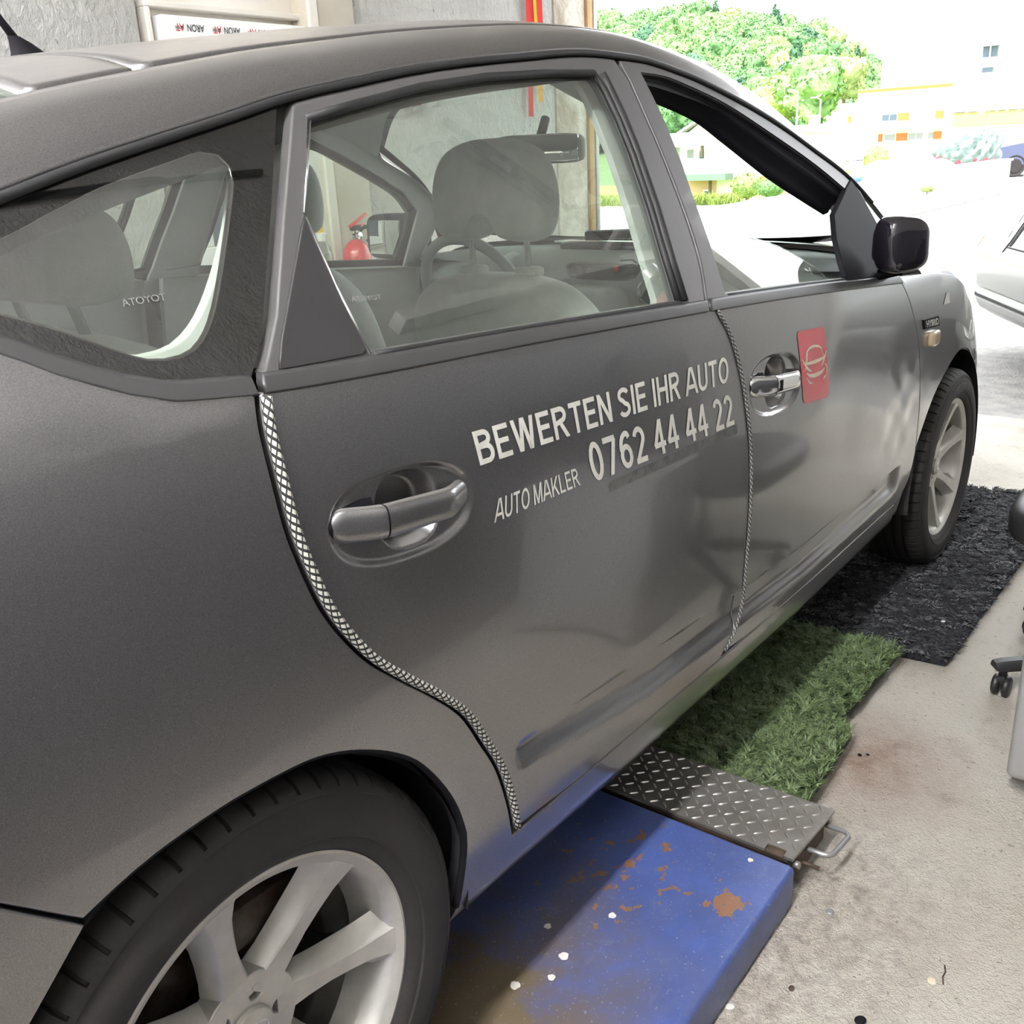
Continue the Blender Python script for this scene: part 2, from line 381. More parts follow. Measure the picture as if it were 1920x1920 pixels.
def meshobj(name, v, f, m=None, parent=None, smooth=True, normals=None, uv=None, mi=None):
    me = bpy.data.meshes.new(name)
    me.from_pydata([tuple(map(float, p)) for p in v], [], [tuple(map(int, q)) for q in f])
    if smooth: me.polygons.foreach_set('use_smooth', [True] * len(me.polygons))
    if mi is not None: me.polygons.foreach_set('material_index', [int(i) for i in mi])
    if uv is not None:
        l = me.uv_layers.new(name='UVMap')
        idx = np.empty(len(me.loops), dtype=np.int32); me.loops.foreach_get('vertex_index', idx)
        l.data.foreach_set('uv', np.asarray(uv, dtype=np.float32)[idx].ravel())
    me.update()
    if normals is not None:
        me.normals_split_custom_set_from_vertices([tuple(map(float, n)) for n in normals])
    return link(name, me, m, parent)

def bmobj(name, bm, m=None, parent=None, smooth=True, angle=35):
    bmesh.ops.recalc_face_normals(bm, faces=bm.faces)
    me = bpy.data.meshes.new(name); bm.to_mesh(me); bm.free()
    if smooth:
        me.polygons.foreach_set('use_smooth', [True] * len(me.polygons))
        me.set_sharp_from_angle(angle=math.radians(angle))
    return link(name, me, m, parent)

def tag(o, label=None, cat=None, group=None, kind=None):
    if label: o['label'] = label
    if cat: o['category'] = cat
    if group: o['group'] = group
    if kind: o['kind'] = kind
    return o

def empty(name, loc=(0, 0, 0), rot=(0, 0, 0), label=None, cat=None, group=None, parent=None):
    o = bpy.data.objects.new(name, None); COL.objects.link(o)
    o.empty_display_size = 0.1
    o.location = loc; o.rotation_euler = rot
    if parent is not None: o.parent = parent
    return tag(o, label, cat, group)

def struct(o):
    o['kind'] = 'structure'; return o

def add_box(bm, c, s, bev=0.0, seg=2, rot=None):
    mt = Matrix.Translation(c)
    if rot is not None: mt = mt @ rot
    r = bmesh.ops.create_cube(bm, size=1.0, matrix=mt @ Matrix.Diagonal((*s, 1)))
    if bev > 0:
        es = list({e for v in r['verts'] for e in v.link_edges})
        bmesh.ops.bevel(bm, geom=es, offset=bev, segments=seg, profile=0.5, affect='EDGES')
    return bm

def box(name, lo, hi, m, parent=None, bev=0.0, seg=2, smooth=True):
    bm = bmesh.new()
    c = [(a + b) / 2 for a, b in zip(lo, hi)]; s = [abs(b - a) for a, b in zip(lo, hi)]
    add_box(bm, c, s, bev, seg)
    return bmobj(name, bm, m, parent, smooth)

def rbox(name, c, s, m, parent=None, bev=0.0, rot=(0, 0, 0), seg=2):
    bm = bmesh.new()
    from mathutils import Euler
    add_box(bm, c, s, bev, seg, Euler(rot).to_matrix().to_4x4())
    return bmobj(name, bm, m, parent)

def tube_geo(path, r, n=10, closed=False, caps=True):
    P = [Vector(p) for p in path]; k = len(P)
    rs = r if isinstance(r, (list, tuple, np.ndarray)) else [r] * k
    T = []
    for i in range(k):
        a = P[i - 1] if (i > 0 or closed) else P[i]; b = P[(i + 1) % k] if (i < k - 1 or closed) else P[i]
        T.append((b - a).normalized())
    ref = Vector((0, 0, 1)) if abs(T[0].z) < 0.9 else Vector((1, 0, 0))
    U = (ref - T[0] * ref.dot(T[0])).normalized()
    V, F, UV = [], [], []
    L = 0.0
    for i in range(k):
        if i: L += (P[i] - P[i - 1]).length
        U = (U - T[i] * U.dot(T[i])).normalized(); W = T[i].cross(U)
        for j in range(n):
            a = 2 * math.pi * j / n
            V.append(P[i] + (U * math.cos(a) + W * math.sin(a)) * rs[i]); UV.append((L, j / n))
    seg = k if closed else k - 1
    for i in range(seg):
        for j in range(n):
            a = i * n + j; b = i * n + (j + 1) % n; c = ((i + 1) % k) * n + (j + 1) % n; d = ((i + 1) % k) * n + j
            F.append((a, b, c, d))
    if caps and not closed:
        F.append(tuple(range(n - 1, -1, -1))); F.append(tuple(range((k - 1) * n, k * n)))
    return V, F, UV

def tube(name, path, r, m, parent=None, n=10, closed=False, caps=True):
    V, F, UV = tube_geo(path, r, n, closed, caps)
    return meshobj(name, V, F, m, parent, uv=UV)

def lathe_geo(prof, n=48, axis='z', c=(0, 0, 0), closed=False):
    """prof: list of (radius, height)"""
    V, F = [], []
    for i in range(n):
        a = 2 * math.pi * i / n; ca, sa = math.cos(a), math.sin(a)
        for r, h in prof:
            if axis == 'z': p = (r * ca, r * sa, h)
            elif axis == 'y': p = (r * ca, h, r * sa)
            else: p = (h, r * ca, r * sa)
            V.append((p[0] + c[0], p[1] + c[1], p[2] + c[2]))
    k = len(prof)
    for i in range(n):
        i2 = (i + 1) % n
        for j in range(k if closed else k - 1):
            j2 = (j + 1) % k
            F.append((i * k + j, i2 * k + j, i2 * k + j2, i * k + j2))
    return V, F

def lathe(name, prof, m, parent=None, n=48, axis='z', c=(0, 0, 0), sharp=35, closed=False):
    V, F = lathe_geo(prof, n, axis, c, closed)
    bm = bmesh.new(); vs = [bm.verts.new(p) for p in V]
    for f in F:
        try: bm.faces.new([vs[i] for i in f])
        except ValueError: pass
    bmesh.ops.remove_doubles(bm, verts=bm.verts, dist=1e-6)
    return bmobj(name, bm, m, parent, True, sharp)

def prism_bm(bm, poly, d0, d1, axes='xz', bev=0.0, seg=2):
    """extrude a 2D polygon along the third axis"""
    def mk(p, d):
        if axes == 'xz': return (p[0], d, p[1])
        if axes == 'yz': return (d, p[0], p[1])
        return (p[0], p[1], d)
    a = [bm.verts.new(mk(p, d0)) for p in poly]; b = [bm.verts.new(mk(p, d1)) for p in poly]
    n = len(poly); fs = [bm.faces.new(a), bm.faces.new(b[::-1])]
    for i in range(n): fs.append(bm.faces.new((a[i], b[i], b[(i + 1) % n], a[(i + 1) % n])))
    if bev > 0:
        es = list(fs[0].edges) + list(fs[1].edges)
        bmesh.ops.bevel(bm, geom=es, offset=bev, segments=seg, profile=0.5, affect='EDGES')
    return bm

def prism(name, poly, d0, d1, m, parent=None, axes='xz', bev=0.0, seg=2, angle=40):
    bm = bmesh.new(); prism_bm(bm, poly, d0, d1, axes, bev, seg)
    return bmobj(name, bm, m, parent, True, angle)

def grid_geo(P):
    P = np.asarray(P); a, b = P.shape[:2]
    V = P.reshape(-1, 3)
    F = [(i * b + j, (i + 1) * b + j, (i + 1) * b + j + 1, i * b + j + 1) for i in range(a - 1) for j in range(b - 1)]
    return V, F

def grid(name, P, m, parent=None, flip=False):
    V, F = grid_geo(P)
    if flip: F = [f[::-1] for f in F]
    return meshobj(name, V, F, m, parent)

def superell(name, c, s, m, parent=None, e1=0.5, e2=0.5, rot=(0, 0, 0), n=28, fn=None):
    """rounded cushion: superellipsoid with exponents e1 (vertical) and e2 (plan)"""
    def sp(w, e): return np.sign(w) * np.abs(w) ** e
    u = np.linspace(-math.pi, math.pi, n * 2, endpoint=False); v = np.linspace(-math.pi / 2, math.pi / 2, n)
    V = []
    for b in v:
        for a in u:
            V.append((sp(math.cos(b), e1) * sp(math.cos(a), e2), sp(math.cos(b), e1) * sp(math.sin(a), e2), sp(math.sin(b), e1)))
    V = np.array(V) * (np.array(s) / 2)
    if fn is not None: V = fn(V)
    from mathutils import Euler
    R = np.array(Euler(rot).to_matrix()); V = V @ R.T + np.array(c)
    k = 2 * n
    F = [(i * k + j, i * k + (j + 1) % k, (i + 1) * k + (j + 1) % k, (i + 1) * k + j) for i in range(n - 1) for j in range(k)]
    return meshobj(name, V, F, m, parent)

_text_cache = {}
def text_geo(body, bold=0.0, ucut=0, vcut=3):
    """letters as flat triangles in a unit box (u right, v up) and its aspect"""
    cu = bpy.data.curves.new('t', 'FONT'); cu.body = body; cu.size = 1.0; cu.offset = bold; cu.resolution_u = 5
    ob = bpy.data.objects.new('t', cu); COL.objects.link(ob)
    dg = bpy.context.evaluated_depsgraph_get(); dg.update()
    me = bpy.data.meshes.new_from_object(ob.evaluated_get(dg))
    bpy.data.objects.remove(ob, do_unlink=True); bpy.data.curves.remove(cu)
    bm = bmesh.new(); bm.from_mesh(me); bpy.data.meshes.remove(me)
    bmesh.ops.triangulate(bm, faces=bm.faces)
    co = np.array([v.co[:] for v in bm.verts]); lo, hi = co.min(0), co.max(0)
    for ax, n in ((0, ucut), (1, vcut)):
        for i in range(1, n + 1):
            p = lo[ax] + (hi[ax] - lo[ax]) * i / (n + 1)
            no = (1, 0, 0) if ax == 0 else (0, 1, 0); pc = (p, 0, 0) if ax == 0 else (0, p, 0)
            bmesh.ops.bisect_plane(bm, geom=bm.verts[:] + bm.edges[:] + bm.faces[:], plane_co=pc, plane_no=no, dist=1e-5)
    bm.verts.ensure_lookup_table(); bm.verts.index_update()
    co = np.array([v.co[:] for v in bm.verts]); F = [[v.index for v in f.verts] for f in bm.faces]
    bm.free()
    uv = (co[:, :2] - lo[:2]) / (hi[:2] - lo[:2])
    return uv, F, (hi[0] - lo[0]) / (hi[1] - lo[1])

def _arc(cx, cy, rx, ry, a0, a1, n=18):
    return [(cx + rx * math.cos(math.radians(a0 + (a1 - a0) * i / n)), cy + ry * math.sin(math.radians(a0 + (a1 - a0) * i / n))) for i in range(n + 1)]
def sans_geo(body, w=.150, ucut=40, vcut=3, gap=.12):
    """plain bold sans capitals and figures drawn as strokes of even weight; same result as text_geo"""
    h = w / 2; t, b, m = 1 - h, h, .5
    GL = {
     'A': (.76, [[(.38-.19-.30, -.35), (.38, 1.15)], [(.38, 1.15), (.38+.19+.30, -.35)], [(.17, .29), (.59, .29)]], .76),
     'B': (.66, [[(h, -.1), (h, 1.1)], [(h, t), (.36, t)] + _arc(.36, .755, .19, .245-h, 90, -90)[1:] + [(h, .535)], [(h, .525), (.38, .525)] + _arc(.38, (.525+b)/2, .21, (.525-b)/2, 90, -90)[1:] + [(h, b)]], .66),
     'D': (.68, [[(h, -.1), (h, 1.1)], [(h, t), (.30, t)] + _arc(.30, m, .30, m-h, 90, -90)[1:] + [(h, b)]], .68),
     'E': (.60, [[(h, -.1), (h, 1.1)], [(0, t), (.58, t)], [(0, .52), (.54, .52)], [(0, b), (.60, b)]], .60),
     'H': (.68, [[(h, -.1), (h, 1.1)], [(.68-h, -.1), (.68-h, 1.1)], [(h, .53), (.68-h, .53)]], .68),
     'I': (.15, [[(h, -.1), (h, 1.1)]], .15),
     'K': (.70, [[(h, -.1), (h, 1.1)], [(.02, .24), (.78, 1.16)], [(.27, .58), (.74, -.16)]], .70),
     'L': (.56, [[(h, -.1), (h, 1.1)], [(0, b), (.56, b)]], .56),
     'M': (.82, [[(h, -.1), (h, 1.1)], [(.82-h, -.1), (.82-h, 1.1)], [(h-.03, 1.16), (.41, .02)], [(.41, .02), (.82-h+.03, 1.16)]], .82),
     'N': (.68, [[(h, -.1), (h, 1.1)], [(.68-h, -.1), (.68-h, 1.1)], [(.02, 1.10), (.66, -.10)]], .68),
     'O': (.78, [_arc(.39, m, .39-h, m-h, 0, 360, 40)], .78),
     'R': (.70, [[(h, -.1), (h, 1.1)], [(h, t), (.38, t)] + _arc(.38, .735, .20, .265-h, 90, -90)[1:] + [(h, .47+.0)], [(.33, .50), (.70, -.16)]], .70),
     'S': (.66, [_arc(.33, .745, .245, .255-h, 20, 250, 20) + _arc(.33, .265, .255, .265-h, 80, -160, 22)], .66),
     'T': (.62, [[(0, t), (.62, t)], [(.31, -.1), (.31, t)]], .62),
     'U': (.68, [[(h, 1.1), (h, .34)] + _arc(.34, .34, .34-h, .34-h, 180, 360)[1:] + [(.68-h, 1.1)]], .68),
     'W': (.98, [[(.06, 1.12), (.27, -.04)], [(.27, -.04), (.49, 1.06)], [(.49, 1.06), (.71, -.04)], [(.71, -.04), (.92, 1.12)]], .98),
     '0': (.56, [_arc(.28, m, .28-h, m-h, 0, 360, 40)], .56),
     '2': (.56, [_arc(.28, .70, .205, .30-h, 165, -35, 18) + [(.10, b+.02)], [(.02, b), (.56, b)]], .56),
     '4': (.60, [[(.42, -.1), (.42, 1.1)], [(.02, .29), (.60, .29)], [(.045, .27), (.43, 1.02)]], .60),
     '6': (.56, [_arc(.28, .33, .28-h, .33-h, 0, 360, 32), _arc(.36, .50, .36-h, .5-h, 180, 75, 14) + [(.49, .80)]], .56),
     '7': (.56, [[(0, t), (.54, t)], [(.50, t), (.14, -.12)]], .56)}
    bm = bmesh.new(); x = 0.0
    for ch in body:
        if ch == ' ': x += .30; continue
        wd, strokes, _ = GL[ch]
        for pts in strokes:
            P = np.array(pts, float); d = np.gradient(P, axis=0); d /= np.linalg.norm(d, axis=1)[:, None] + 1e-9
            o = np.stack([-d[:, 1], d[:, 0]], 1) * h
            A = [bm.verts.new((x + p[0], p[1], 0)) for p in P + o]; B_ = [bm.verts.new((x + p[0], p[1], 0)) for p in P - o]
            for i in range(len(P) - 1): bm.faces.new((B_[i], B_[i+1], A[i+1], A[i]))
        x += wd + gap
    W = x - gap
    for co, no in (((0, 0, 0), (0, -1, 0)), ((0, 1, 0), (0, 1, 0))):
        bmesh.ops.bisect_plane(bm, geom=bm.verts[:] + bm.edges[:] + bm.faces[:], plane_co=co, plane_no=no, dist=1e-6, clear_outer=True)
    for ax, n in ((0, ucut), (1, vcut)):
        for i in range(1, n + 1):
            p = (W if ax == 0 else 1.0) * i / (n + 1)
            bmesh.ops.bisect_plane(bm, geom=bm.verts[:] + bm.edges[:] + bm.faces[:], plane_co=(p, 0, 0) if ax == 0 else (0, p, 0), plane_no=(1, 0, 0) if ax == 0 else (0, 1, 0), dist=1e-6)
    bmesh.ops.triangulate(bm, faces=bm.faces); bm.verts.index_update()
    co = np.array([v.co[:] for v in bm.verts])[:, :2]; F = []
    for f in bm.faces:
        q = [v.index for v in f.verts]
        ar = np.cross(co[q[1]] - co[q[0]], co[q[2]] - co[q[0]]) if False else (co[q[1]][0]-co[q[0]][0])*(co[q[2]][1]-co[q[0]][1]) - (co[q[2]][0]-co[q[0]][0])*(co[q[1]][1]-co[q[0]][1])
        F.append(q if ar > 0 else q[::-1])
    bm.free()
    return co / (W, 1.0), F, W

def flat_text(name, body, origin, udir, vdir, m, parent=None, bold=0.02, mirror=False):
    """letters on a flat face; udir/vdir are the full extents of the word"""
    uv, F, asp = text_geo(body, bold, 0, 0)
    if mirror: uv = uv * (-1, 1) + (1, 0)
    o, u, v = map(np.array, (origin, udir, vdir))
    V = o + uv[:, :1] * u + uv[:, 1:] * v
    return meshobj(name, V, F, m, parent, smooth=False)

# ------------------------------------------------------------------ car body surface (car frame: x forward from rear axle, y left, z up)
def pchip(xs, ys):
    xs = np.array(xs, float); ys = np.array(ys, float)
    h = np.diff(xs); d = np.diff(ys) / h
    m = np.zeros_like(xs); m[0] = d[0]; m[-1] = d[-1]
    for i in range(1, len(xs) - 1):
        if d[i - 1] * d[i] > 0:
            w1 = 2 * h[i] + h[i - 1]; w2 = h[i] + 2 * h[i - 1]; m[i] = (w1 + w2) / (w1 / d[i - 1] + w2 / d[i])
    def f(x):
        x = np.asarray(x, float); i = np.clip(np.searchsorted(xs, x) - 1, 0, len(xs) - 2)
        t = (x - xs[i]) / h[i]; t2 = t * t; t3 = t2 * t
        return (2*t3-3*t2+1)*ys[i] + (t3-2*t2+t)*h[i]*m[i] + (-2*t3+3*t2)*ys[i+1] + (t3-t2)*h[i]*m[i+1]
    return f
wmax = pchip([-.95,-.86,-.7,-.4,0,.5,1.0,1.5,2.07,2.4,2.7,3.0,3.2,3.35,3.45,3.52,3.56], [.60,.70,.775,.83,.853,.8605,.8625,.861,.852,.846,.838,.81,.76,.69,.61,.50,.40])
prof = pchip([.10,.17,.21,.245,.28,.33,.36,.45,.55,.65,.75,.85,.93,1.0,1.06,1.15], [-.22,-.13,-.08,-.048,-.029,-.020,-.016,-.010,-.004,0,-.001,-.006,-.014,-.026,-.040,-.070])
zbelt = pchip([-.95,-.5,-.2,-.12,-.08,-.03,.01,.1,.53,1.0,1.4,2.07,2.3,3.6], [1.19,1.165,1.13,1.106,1.081,1.057,1.045,1.034,1.02,1.003,.985,.945,.93,.80])
kk = pchip([-.9,0,1,2.2], [.62,.55,.50,.50])
drip = pchip([-.95,-.6,-.3,-.058,.025,.119,.213,.295,.403,.562,.749,1.016,1.139,1.305,1.479,1.648,1.805,1.977,2.083,2.20],
             [.90,1.04,1.145,1.22,1.244,1.268,1.291,1.312,1.333,1.361,1.385,1.410,1.411,1.395,1.361,1.317,1.263,1.197,1.125,1.01])
def zref(x):
    x = np.asarray(x, float); return np.where(x < .1, 1.034 + .028 * (.1 - x), zbelt(x))
zc = pchip([-.95,-.75,-.5,-.25,0,.15,.3,.45,.6,.9,1.2,1.45,1.65,1.9,2.2,2.45], [1.04,1.115,1.205,1.283,1.345,1.374,1.398,1.42,1.441,1.475,1.490,1.478,1.44,1.31,1.12,.98])
def sstep(a, b, x):
    t = np.clip((x - a) / (b - a), 0, 1); return t * t * (3 - 2 * t)
def S0(x, z):
    x = np.asarray(x, float); z = np.asarray(z, float)
    xx = x + sstep(2.55, 2.85, x) * (-.085 + .27 * sstep(.48, .93, z))       # the nose leans back as it rises
    w = wmax(np.clip(xx, -.95, 3.56)); zb = zref(x)
    h = np.maximum(z - zb, 0)
    return w + prof(np.minimum(z, zb)) - kk(x) * h - .10 * h * h
HND = ((0.2565, 0.872, 0.112, 0.052), (1.253, 0.838, 0.117, 0.057))   # handle bowls
_ph = RNG.uniform(0, 6.28, (14, 2)); _kd = RNG.uniform(14, 55, (14, 2)) * np.sign(RNG.uniform(-1, 1, (14, 2)))
def dents(x, z):
    x = np.asarray(x, float); z = np.asarray(z, float)
    d = np.zeros(np.broadcast(x, z).shape)
    # groove along the foot of both doors
    up = np.interp(x, [.43,.84,1.45,2.17], [.483,.468,.447,.452]); lo = np.interp(x, [.43,.80,1.47,2.16], [.440,.390,.368,.376])
    g = sstep(up, up - .010, z) * sstep(lo - .004, lo + .030, z)
    g = g * sstep(.432, .452, x) * (1 - sstep(2.12, 2.18, x))
    d = d + .017 * g
    for cx, cz, a, b in HND:
        cz2 = cz - (x - cx) * .06
        r = (np.abs((x - cx) / a) ** 2.4 + np.abs((z - cz2) / b) ** 2.4)
        d = d + .0065 * (1 - sstep(.70, 1.06, r))
        r2 = (np.abs((x - cx - .010) / .050) ** 2.6 + np.abs((z - cz2 - .002) / (b * .86)) ** 2.6)
        d = d + .030 * (1 - sstep(.35, 1.0, r2))
    # soft crash creases at the front end of the front door and the fender behind it
    m = np.exp(-(((x - 2.13) / .16) ** 2 + ((z - .62) / .12) ** 2) * 1.0)
    w = sum(np.sin(kx * x + kz * z + p) for (kx, kz), (p, _) in zip(_kd, _ph)) / 6.0
    d = d + .0030 * m * w + .004 * m
    m2 = np.exp(-(((x - 1.66) / .15) ** 2 + ((z - .70) / .14) ** 2))
    d = d + .004 * m2
    # gentle waviness of pressed panels
    d = d + .0006 * np.sin(5.1 * x + 2 * z) * np.sin(9 * z + 1.3 * x)
    return d
def S(x, z): return S0(x, z) - dents(x, z)
def nrm(x, z, side, surf):
    e = 1.5e-3
    sx = (surf(x + e, z) - surf(x - e, z)) / (2 * e); sz = (surf(x, z + e) - surf(x, z - e)) / (2 * e)
    n = np.stack([-sx, np.full_like(sx, 1.0), -sz], -1); n[:, 1] = side
    return n / np.linalg.norm(n, axis=1)[:, None]

def resample(poly, h, closed=True):
    out = []; n = len(poly)
    for i in range(n if closed else n - 1):
        a = np.array(poly[i], float); b = np.array(poly[(i + 1) % n], float)
        k = max(1, int(math.ceil(np.linalg.norm(b - a) / h)))
        for j in range(k): out.append(a + (b - a) * j / k)
    if not closed: out.append(np.array(poly[-1], float))
    return np.array(out)
def smooth_line(pts, h=.015):
    """Catmull-Rom through the points"""
    P = [np.array(p, float) for p in pts]; P = [2 * P[0] - P[1]] + P + [2 * P[-1] - P[-2]]
    out = []
    for i in range(1, len(P) - 2):
        k = max(1, int(np.linalg.norm(P[i + 1] - P[i]) / h))
        for j in range(k):
            t = j / k
            out.append(.5 * ((2 * P[i]) + (-P[i-1] + P[i+1]) * t + (2*P[i-1] - 5*P[i] + 4*P[i+1] - P[i+2]) * t*t + (-P[i-1] + 3*P[i] - 3*P[i+1] + P[i+2]) * t**3))
    out.append(P[-2]); return [tuple(p) for p in out]
def area(p): p = np.asarray(p); q = np.roll(p, -1, 0); return .5 * np.sum(p[:, 0] * q[:, 1] - q[:, 0] * p[:, 1])
def inside(pts, poly):
    x, y = pts[:, 0], pts[:, 1]; r = np.zeros(len(pts), bool); q = np.roll(poly, -1, 0)
    for (x1, y1), (x2, y2) in zip(poly, q):
        c = (y1 > y) != (y2 > y)
        if y1 != y2: r ^= c & (x < (x2 - x1) * (y - y1) / (y2 - y1) + x1)
    return r
def segdist(pts, loop):
    d = np.full(len(pts), 1e9); q = np.roll(loop, -1, 0)
    for a, b in zip(loop, q):
        ab = b - a; L = ab @ ab + 1e-12
        t = np.clip(((pts - a) @ ab) / L, 0, 1); d = np.minimum(d, np.linalg.norm(pts - a - t[:, None] * ab, axis=1))
    return d

def panel_geo(poly, holes=(), step=.035, refine=(), off=0., depth=.026, rnd=.0018, edge=.012, surf=S, side=-1):
    loops = []
    for i, p in enumerate([poly] + list(holes)):
        q = resample(p, edge)
        if (area(q) > 0) != (i == 0): q = q[::-1]
        loops.append(q)
    allb = np.concatenate(loops)
    lo, hi = loops[0].min(0), loops[0].max(0)
    def gridpts(x0, x1, z0, z1, st):
        gx, gz = np.meshgrid(np.arange(x0 + st / 2, x1, st), np.arange(z0 + st / 2, z1, st))
        g = np.stack([gx.ravel(), gz.ravel()], 1)
        g[:, 0] += (np.floor((g[:, 1] - z0) / st) % 2) * st * .3
        return g
    G = [(gridpts(lo[0], hi[0], lo[1], hi[1], step), step)]
    for x0, x1, z0, z1, st in refine: G.append((gridpts(x0, x1, z0, z1, st), st))
    keep = []
    for i, (g, st) in enumerate(G):
        if len(g) == 0: continue
        ok = inside(g, loops[0])
        for h in loops[1:]: ok &= ~inside(g, h)
        if i == 0:
            for x0, x1, z0, z1, _ in refine: ok &= ~((g[:, 0] > x0) & (g[:, 0] < x1) & (g[:, 1] > z0) & (g[:, 1] < z1))
        g = g[ok]
        if len(g):
            d = np.full(len(g), 1e9)
            for lp in loops: d = np.minimum(d, segdist(g, lp))
            g = g[d > .45 * min(st, edge * 1.6)]
            keep.append(g)
    pts = np.concatenate([allb] + keep) if keep else allb
    edges = []; s = 0
    for lp in loops:
        n = len(lp); edges += [(s + i, s + (i + 1) % n) for i in range(n)]; s += n
    vo, eo, fo, *_ = geometry.delaunay_2d_cdt([Vector(p) for p in pts], edges, [], 0, 1e-6)
    vo = np.array([v[:] for v in vo]); F = np.array([f for f in fo if len(f) == 3])
    cen = vo[F].mean(1)
    ok = inside(cen, loops[0])
    for h in loops[1:]: ok &= ~inside(cen, h)
    F = F[ok]
    a, b, c = vo[F[:, 0]], vo[F[:, 1]], vo[F[:, 2]]
    ar = (b[:, 0]-a[:, 0])*(c[:, 1]-a[:, 1]) - (c[:, 0]-a[:, 0])*(b[:, 1]-a[:, 1])
    F[ar < 0] = F[ar < 0][:, ::-1]
    F = F[np.abs(ar) > 1e-12]
    def lift(p, inw): return np.stack([p[:, 0], side * (surf(p[:, 0], p[:, 1]) + off - inw), p[:, 1]], 1)
    V = [lift(vo, 0)]; N = [nrm(vo[:, 0], vo[:, 1], side, surf)]
    faces = [tuple(f) for f in F]; base = len(vo)
    if depth > 0:
        for lp in loops:
            n = len(lp)
            t = np.roll(lp, -1, 0) - np.roll(lp, 1, 0); t /= np.linalg.norm(t, axis=1)[:, None] + 1e-12
            o = np.stack([t[:, 1], -t[:, 0]], 1)
            o3 = np.stack([o[:, 0], np.zeros(n), o[:, 1]], 1)
            n0 = nrm(lp[:, 0], lp[:, 1], side, surf)
            p1 = lp + o * rnd * .7
            r0, r1, r2 = lift(lp, 0), None, None
            r1 = lift(lp, rnd) + o3 * rnd; r2 = lift(lp, depth) + o3 * rnd
            nm = n0 + o3; nm /= np.linalg.norm(nm, axis=1)[:, None]
            V += [r0, r1, r1, r2]; N += [n0, o3 * .9 + n0 * .1, o3, o3]
            for i in range(n):
                j = (i + 1) % n
                faces.append((base + i, base + n + i, base + n + j, base + j))
                faces.append((base + 2*n + i, base + 3*n + i, base + 3*n + j, base + 2*n + j))
            base += 4 * n
    V = np.concatenate(V); N = np.concatenate(N)
    N /= np.linalg.norm(N, axis=1)[:, None]
    if side > 0: faces = [f[::-1] for f in faces]
    return V, faces, N
def panel(name, poly, m, parent, **k):
    V, F, N = panel_geo(poly, **k)
    return meshobj(name, V, F, m, parent, normals=N)
def onS(line, off=0., side=-1, surf=S0):
    p = np.array(line, float)
    return np.stack([p[:, 0], side * (surf(p[:, 0], p[:, 1]) + off), p[:, 1]], 1)
def decal_quad(name, uv, F, quad, m, parent, off=.0007, side=-1):
    """map a unit-box shape onto the body through its four (x, z) corners BL, BR, TR, TL"""
    q = np.array(quad, float); u, v = uv[:, :1], uv[:, 1:]
    p = q[0]*(1-u)*(1-v) + q[1]*u*(1-v) + q[2]*u*v + q[3]*(1-u)*v
    V = np.stack([p[:, 0], side * (S(p[:, 0], p[:, 1]) + off), p[:, 1]], 1)
    N = nrm(p[:, 0], p[:, 1], side, S)
    return meshobj(name, V, F, m, parent, normals=N)
def ribbon2d(path, w, n=1, closed=False):
    """flat stroke along a 2D path in unit-box coordinates; w may vary along it"""
    P = np.array(path, float); k = len(P); W = w if hasattr(w, '__len__') else [w] * k
    t = np.gradient(P, axis=0); t /= np.linalg.norm(t, axis=1)[:, None] + 1e-9
    o = np.stack([-t[:, 1], t[:, 0]], 1) * (np.array(W)[:, None] / 2)
    V = np.concatenate([P + o, P - o]); F = [(i, k + i, k + i + 1, i + 1) for i in range(k - 1)]
    return V, F

# ------------------------------------------------------------------ car root
PITCH_CAR = math.radians(1.5)
CAR = empty('car', (0, 0, 0.09), (0, PITCH_CAR, 0),
            'dark graphite grey hatchback with lettered doors standing half on the blue lift platform', 'car')
def both(fn):
    fn(-1); fn(1)

RDR = [(.099,1.029),(.095,1.002),(.095,.961),(.099,.901),(.110,.854),(.126,.807),(.149,.766),(.182,.723),(.228,.680),(.278,.636),(.326,.587),(.362,.530),(.397,.470),(.422,.403),(.437,.346)]
BGL = [(1.026,.999),(1.063,.953),(1.093,.885),(1.117,.805),(1.134,.723),(1.141,.619),(1.147,.509),(1.149,.430),(1.130,.380),(1.094,.346)]
FDF = [(2.042,.942),(2.075,.918),(2.125,.870),(2.185,.795),(2.240,.688),(2.272,.595),(2.300,.483),(2.284,.393),(2.230,.350),(2.160,.334)]
RARCH = [(.318,.240),(.324,.282),(.333,.382),(.327,.421),(.307,.472),(.271,.530),(.229,.578),(.166,.621),(.093,.650),(.008,.657),(-.047,.655),(-.099,.648),(-.137,.638),(-.170,.626)]
FARCH = [(2.225,.29),(2.258,.384),(2.322,.488),(2.425,.596),(2.545,.654),(2.650,.682),(2.76,.682),(2.87,.655),(2.96,.602)]
BG = [(1.002,1.015),(1.035,1.072),(1.054,1.141),(1.066,1.230),(1.070,1.277),(1.071,1.318),(1.074,1.366),(1.073,1.397)]
rdr_s = smooth_line(RDR, .012); bgl_s = smooth_line(BGL, .012); fdf_s = smooth_line(FDF, .012)
rarch_s = smooth_line(RARCH, .015); farch_s = smooth_line(FARCH, .015); bg_s = smooth_line(BG, .02)
def shift(line, dx, dz=0.): return [(x + dx, z + dz) for x, z in line]
def belt(x0, x1, dz, n=None):
    n = n or max(2, int(abs(x1 - x0) / .03)); xs = np.linspace(x0, x1, n); return [(float(x), float(zbelt(x)) + dz) for x in xs]
def dripl(x0, x1, dz, n=None):
    n = n or max(2, int(abs(x1 - x0) / .03)); xs = np.linspace(x0, x1, n); return [(float(x), float(drip(x)) + dz) for x in xs]

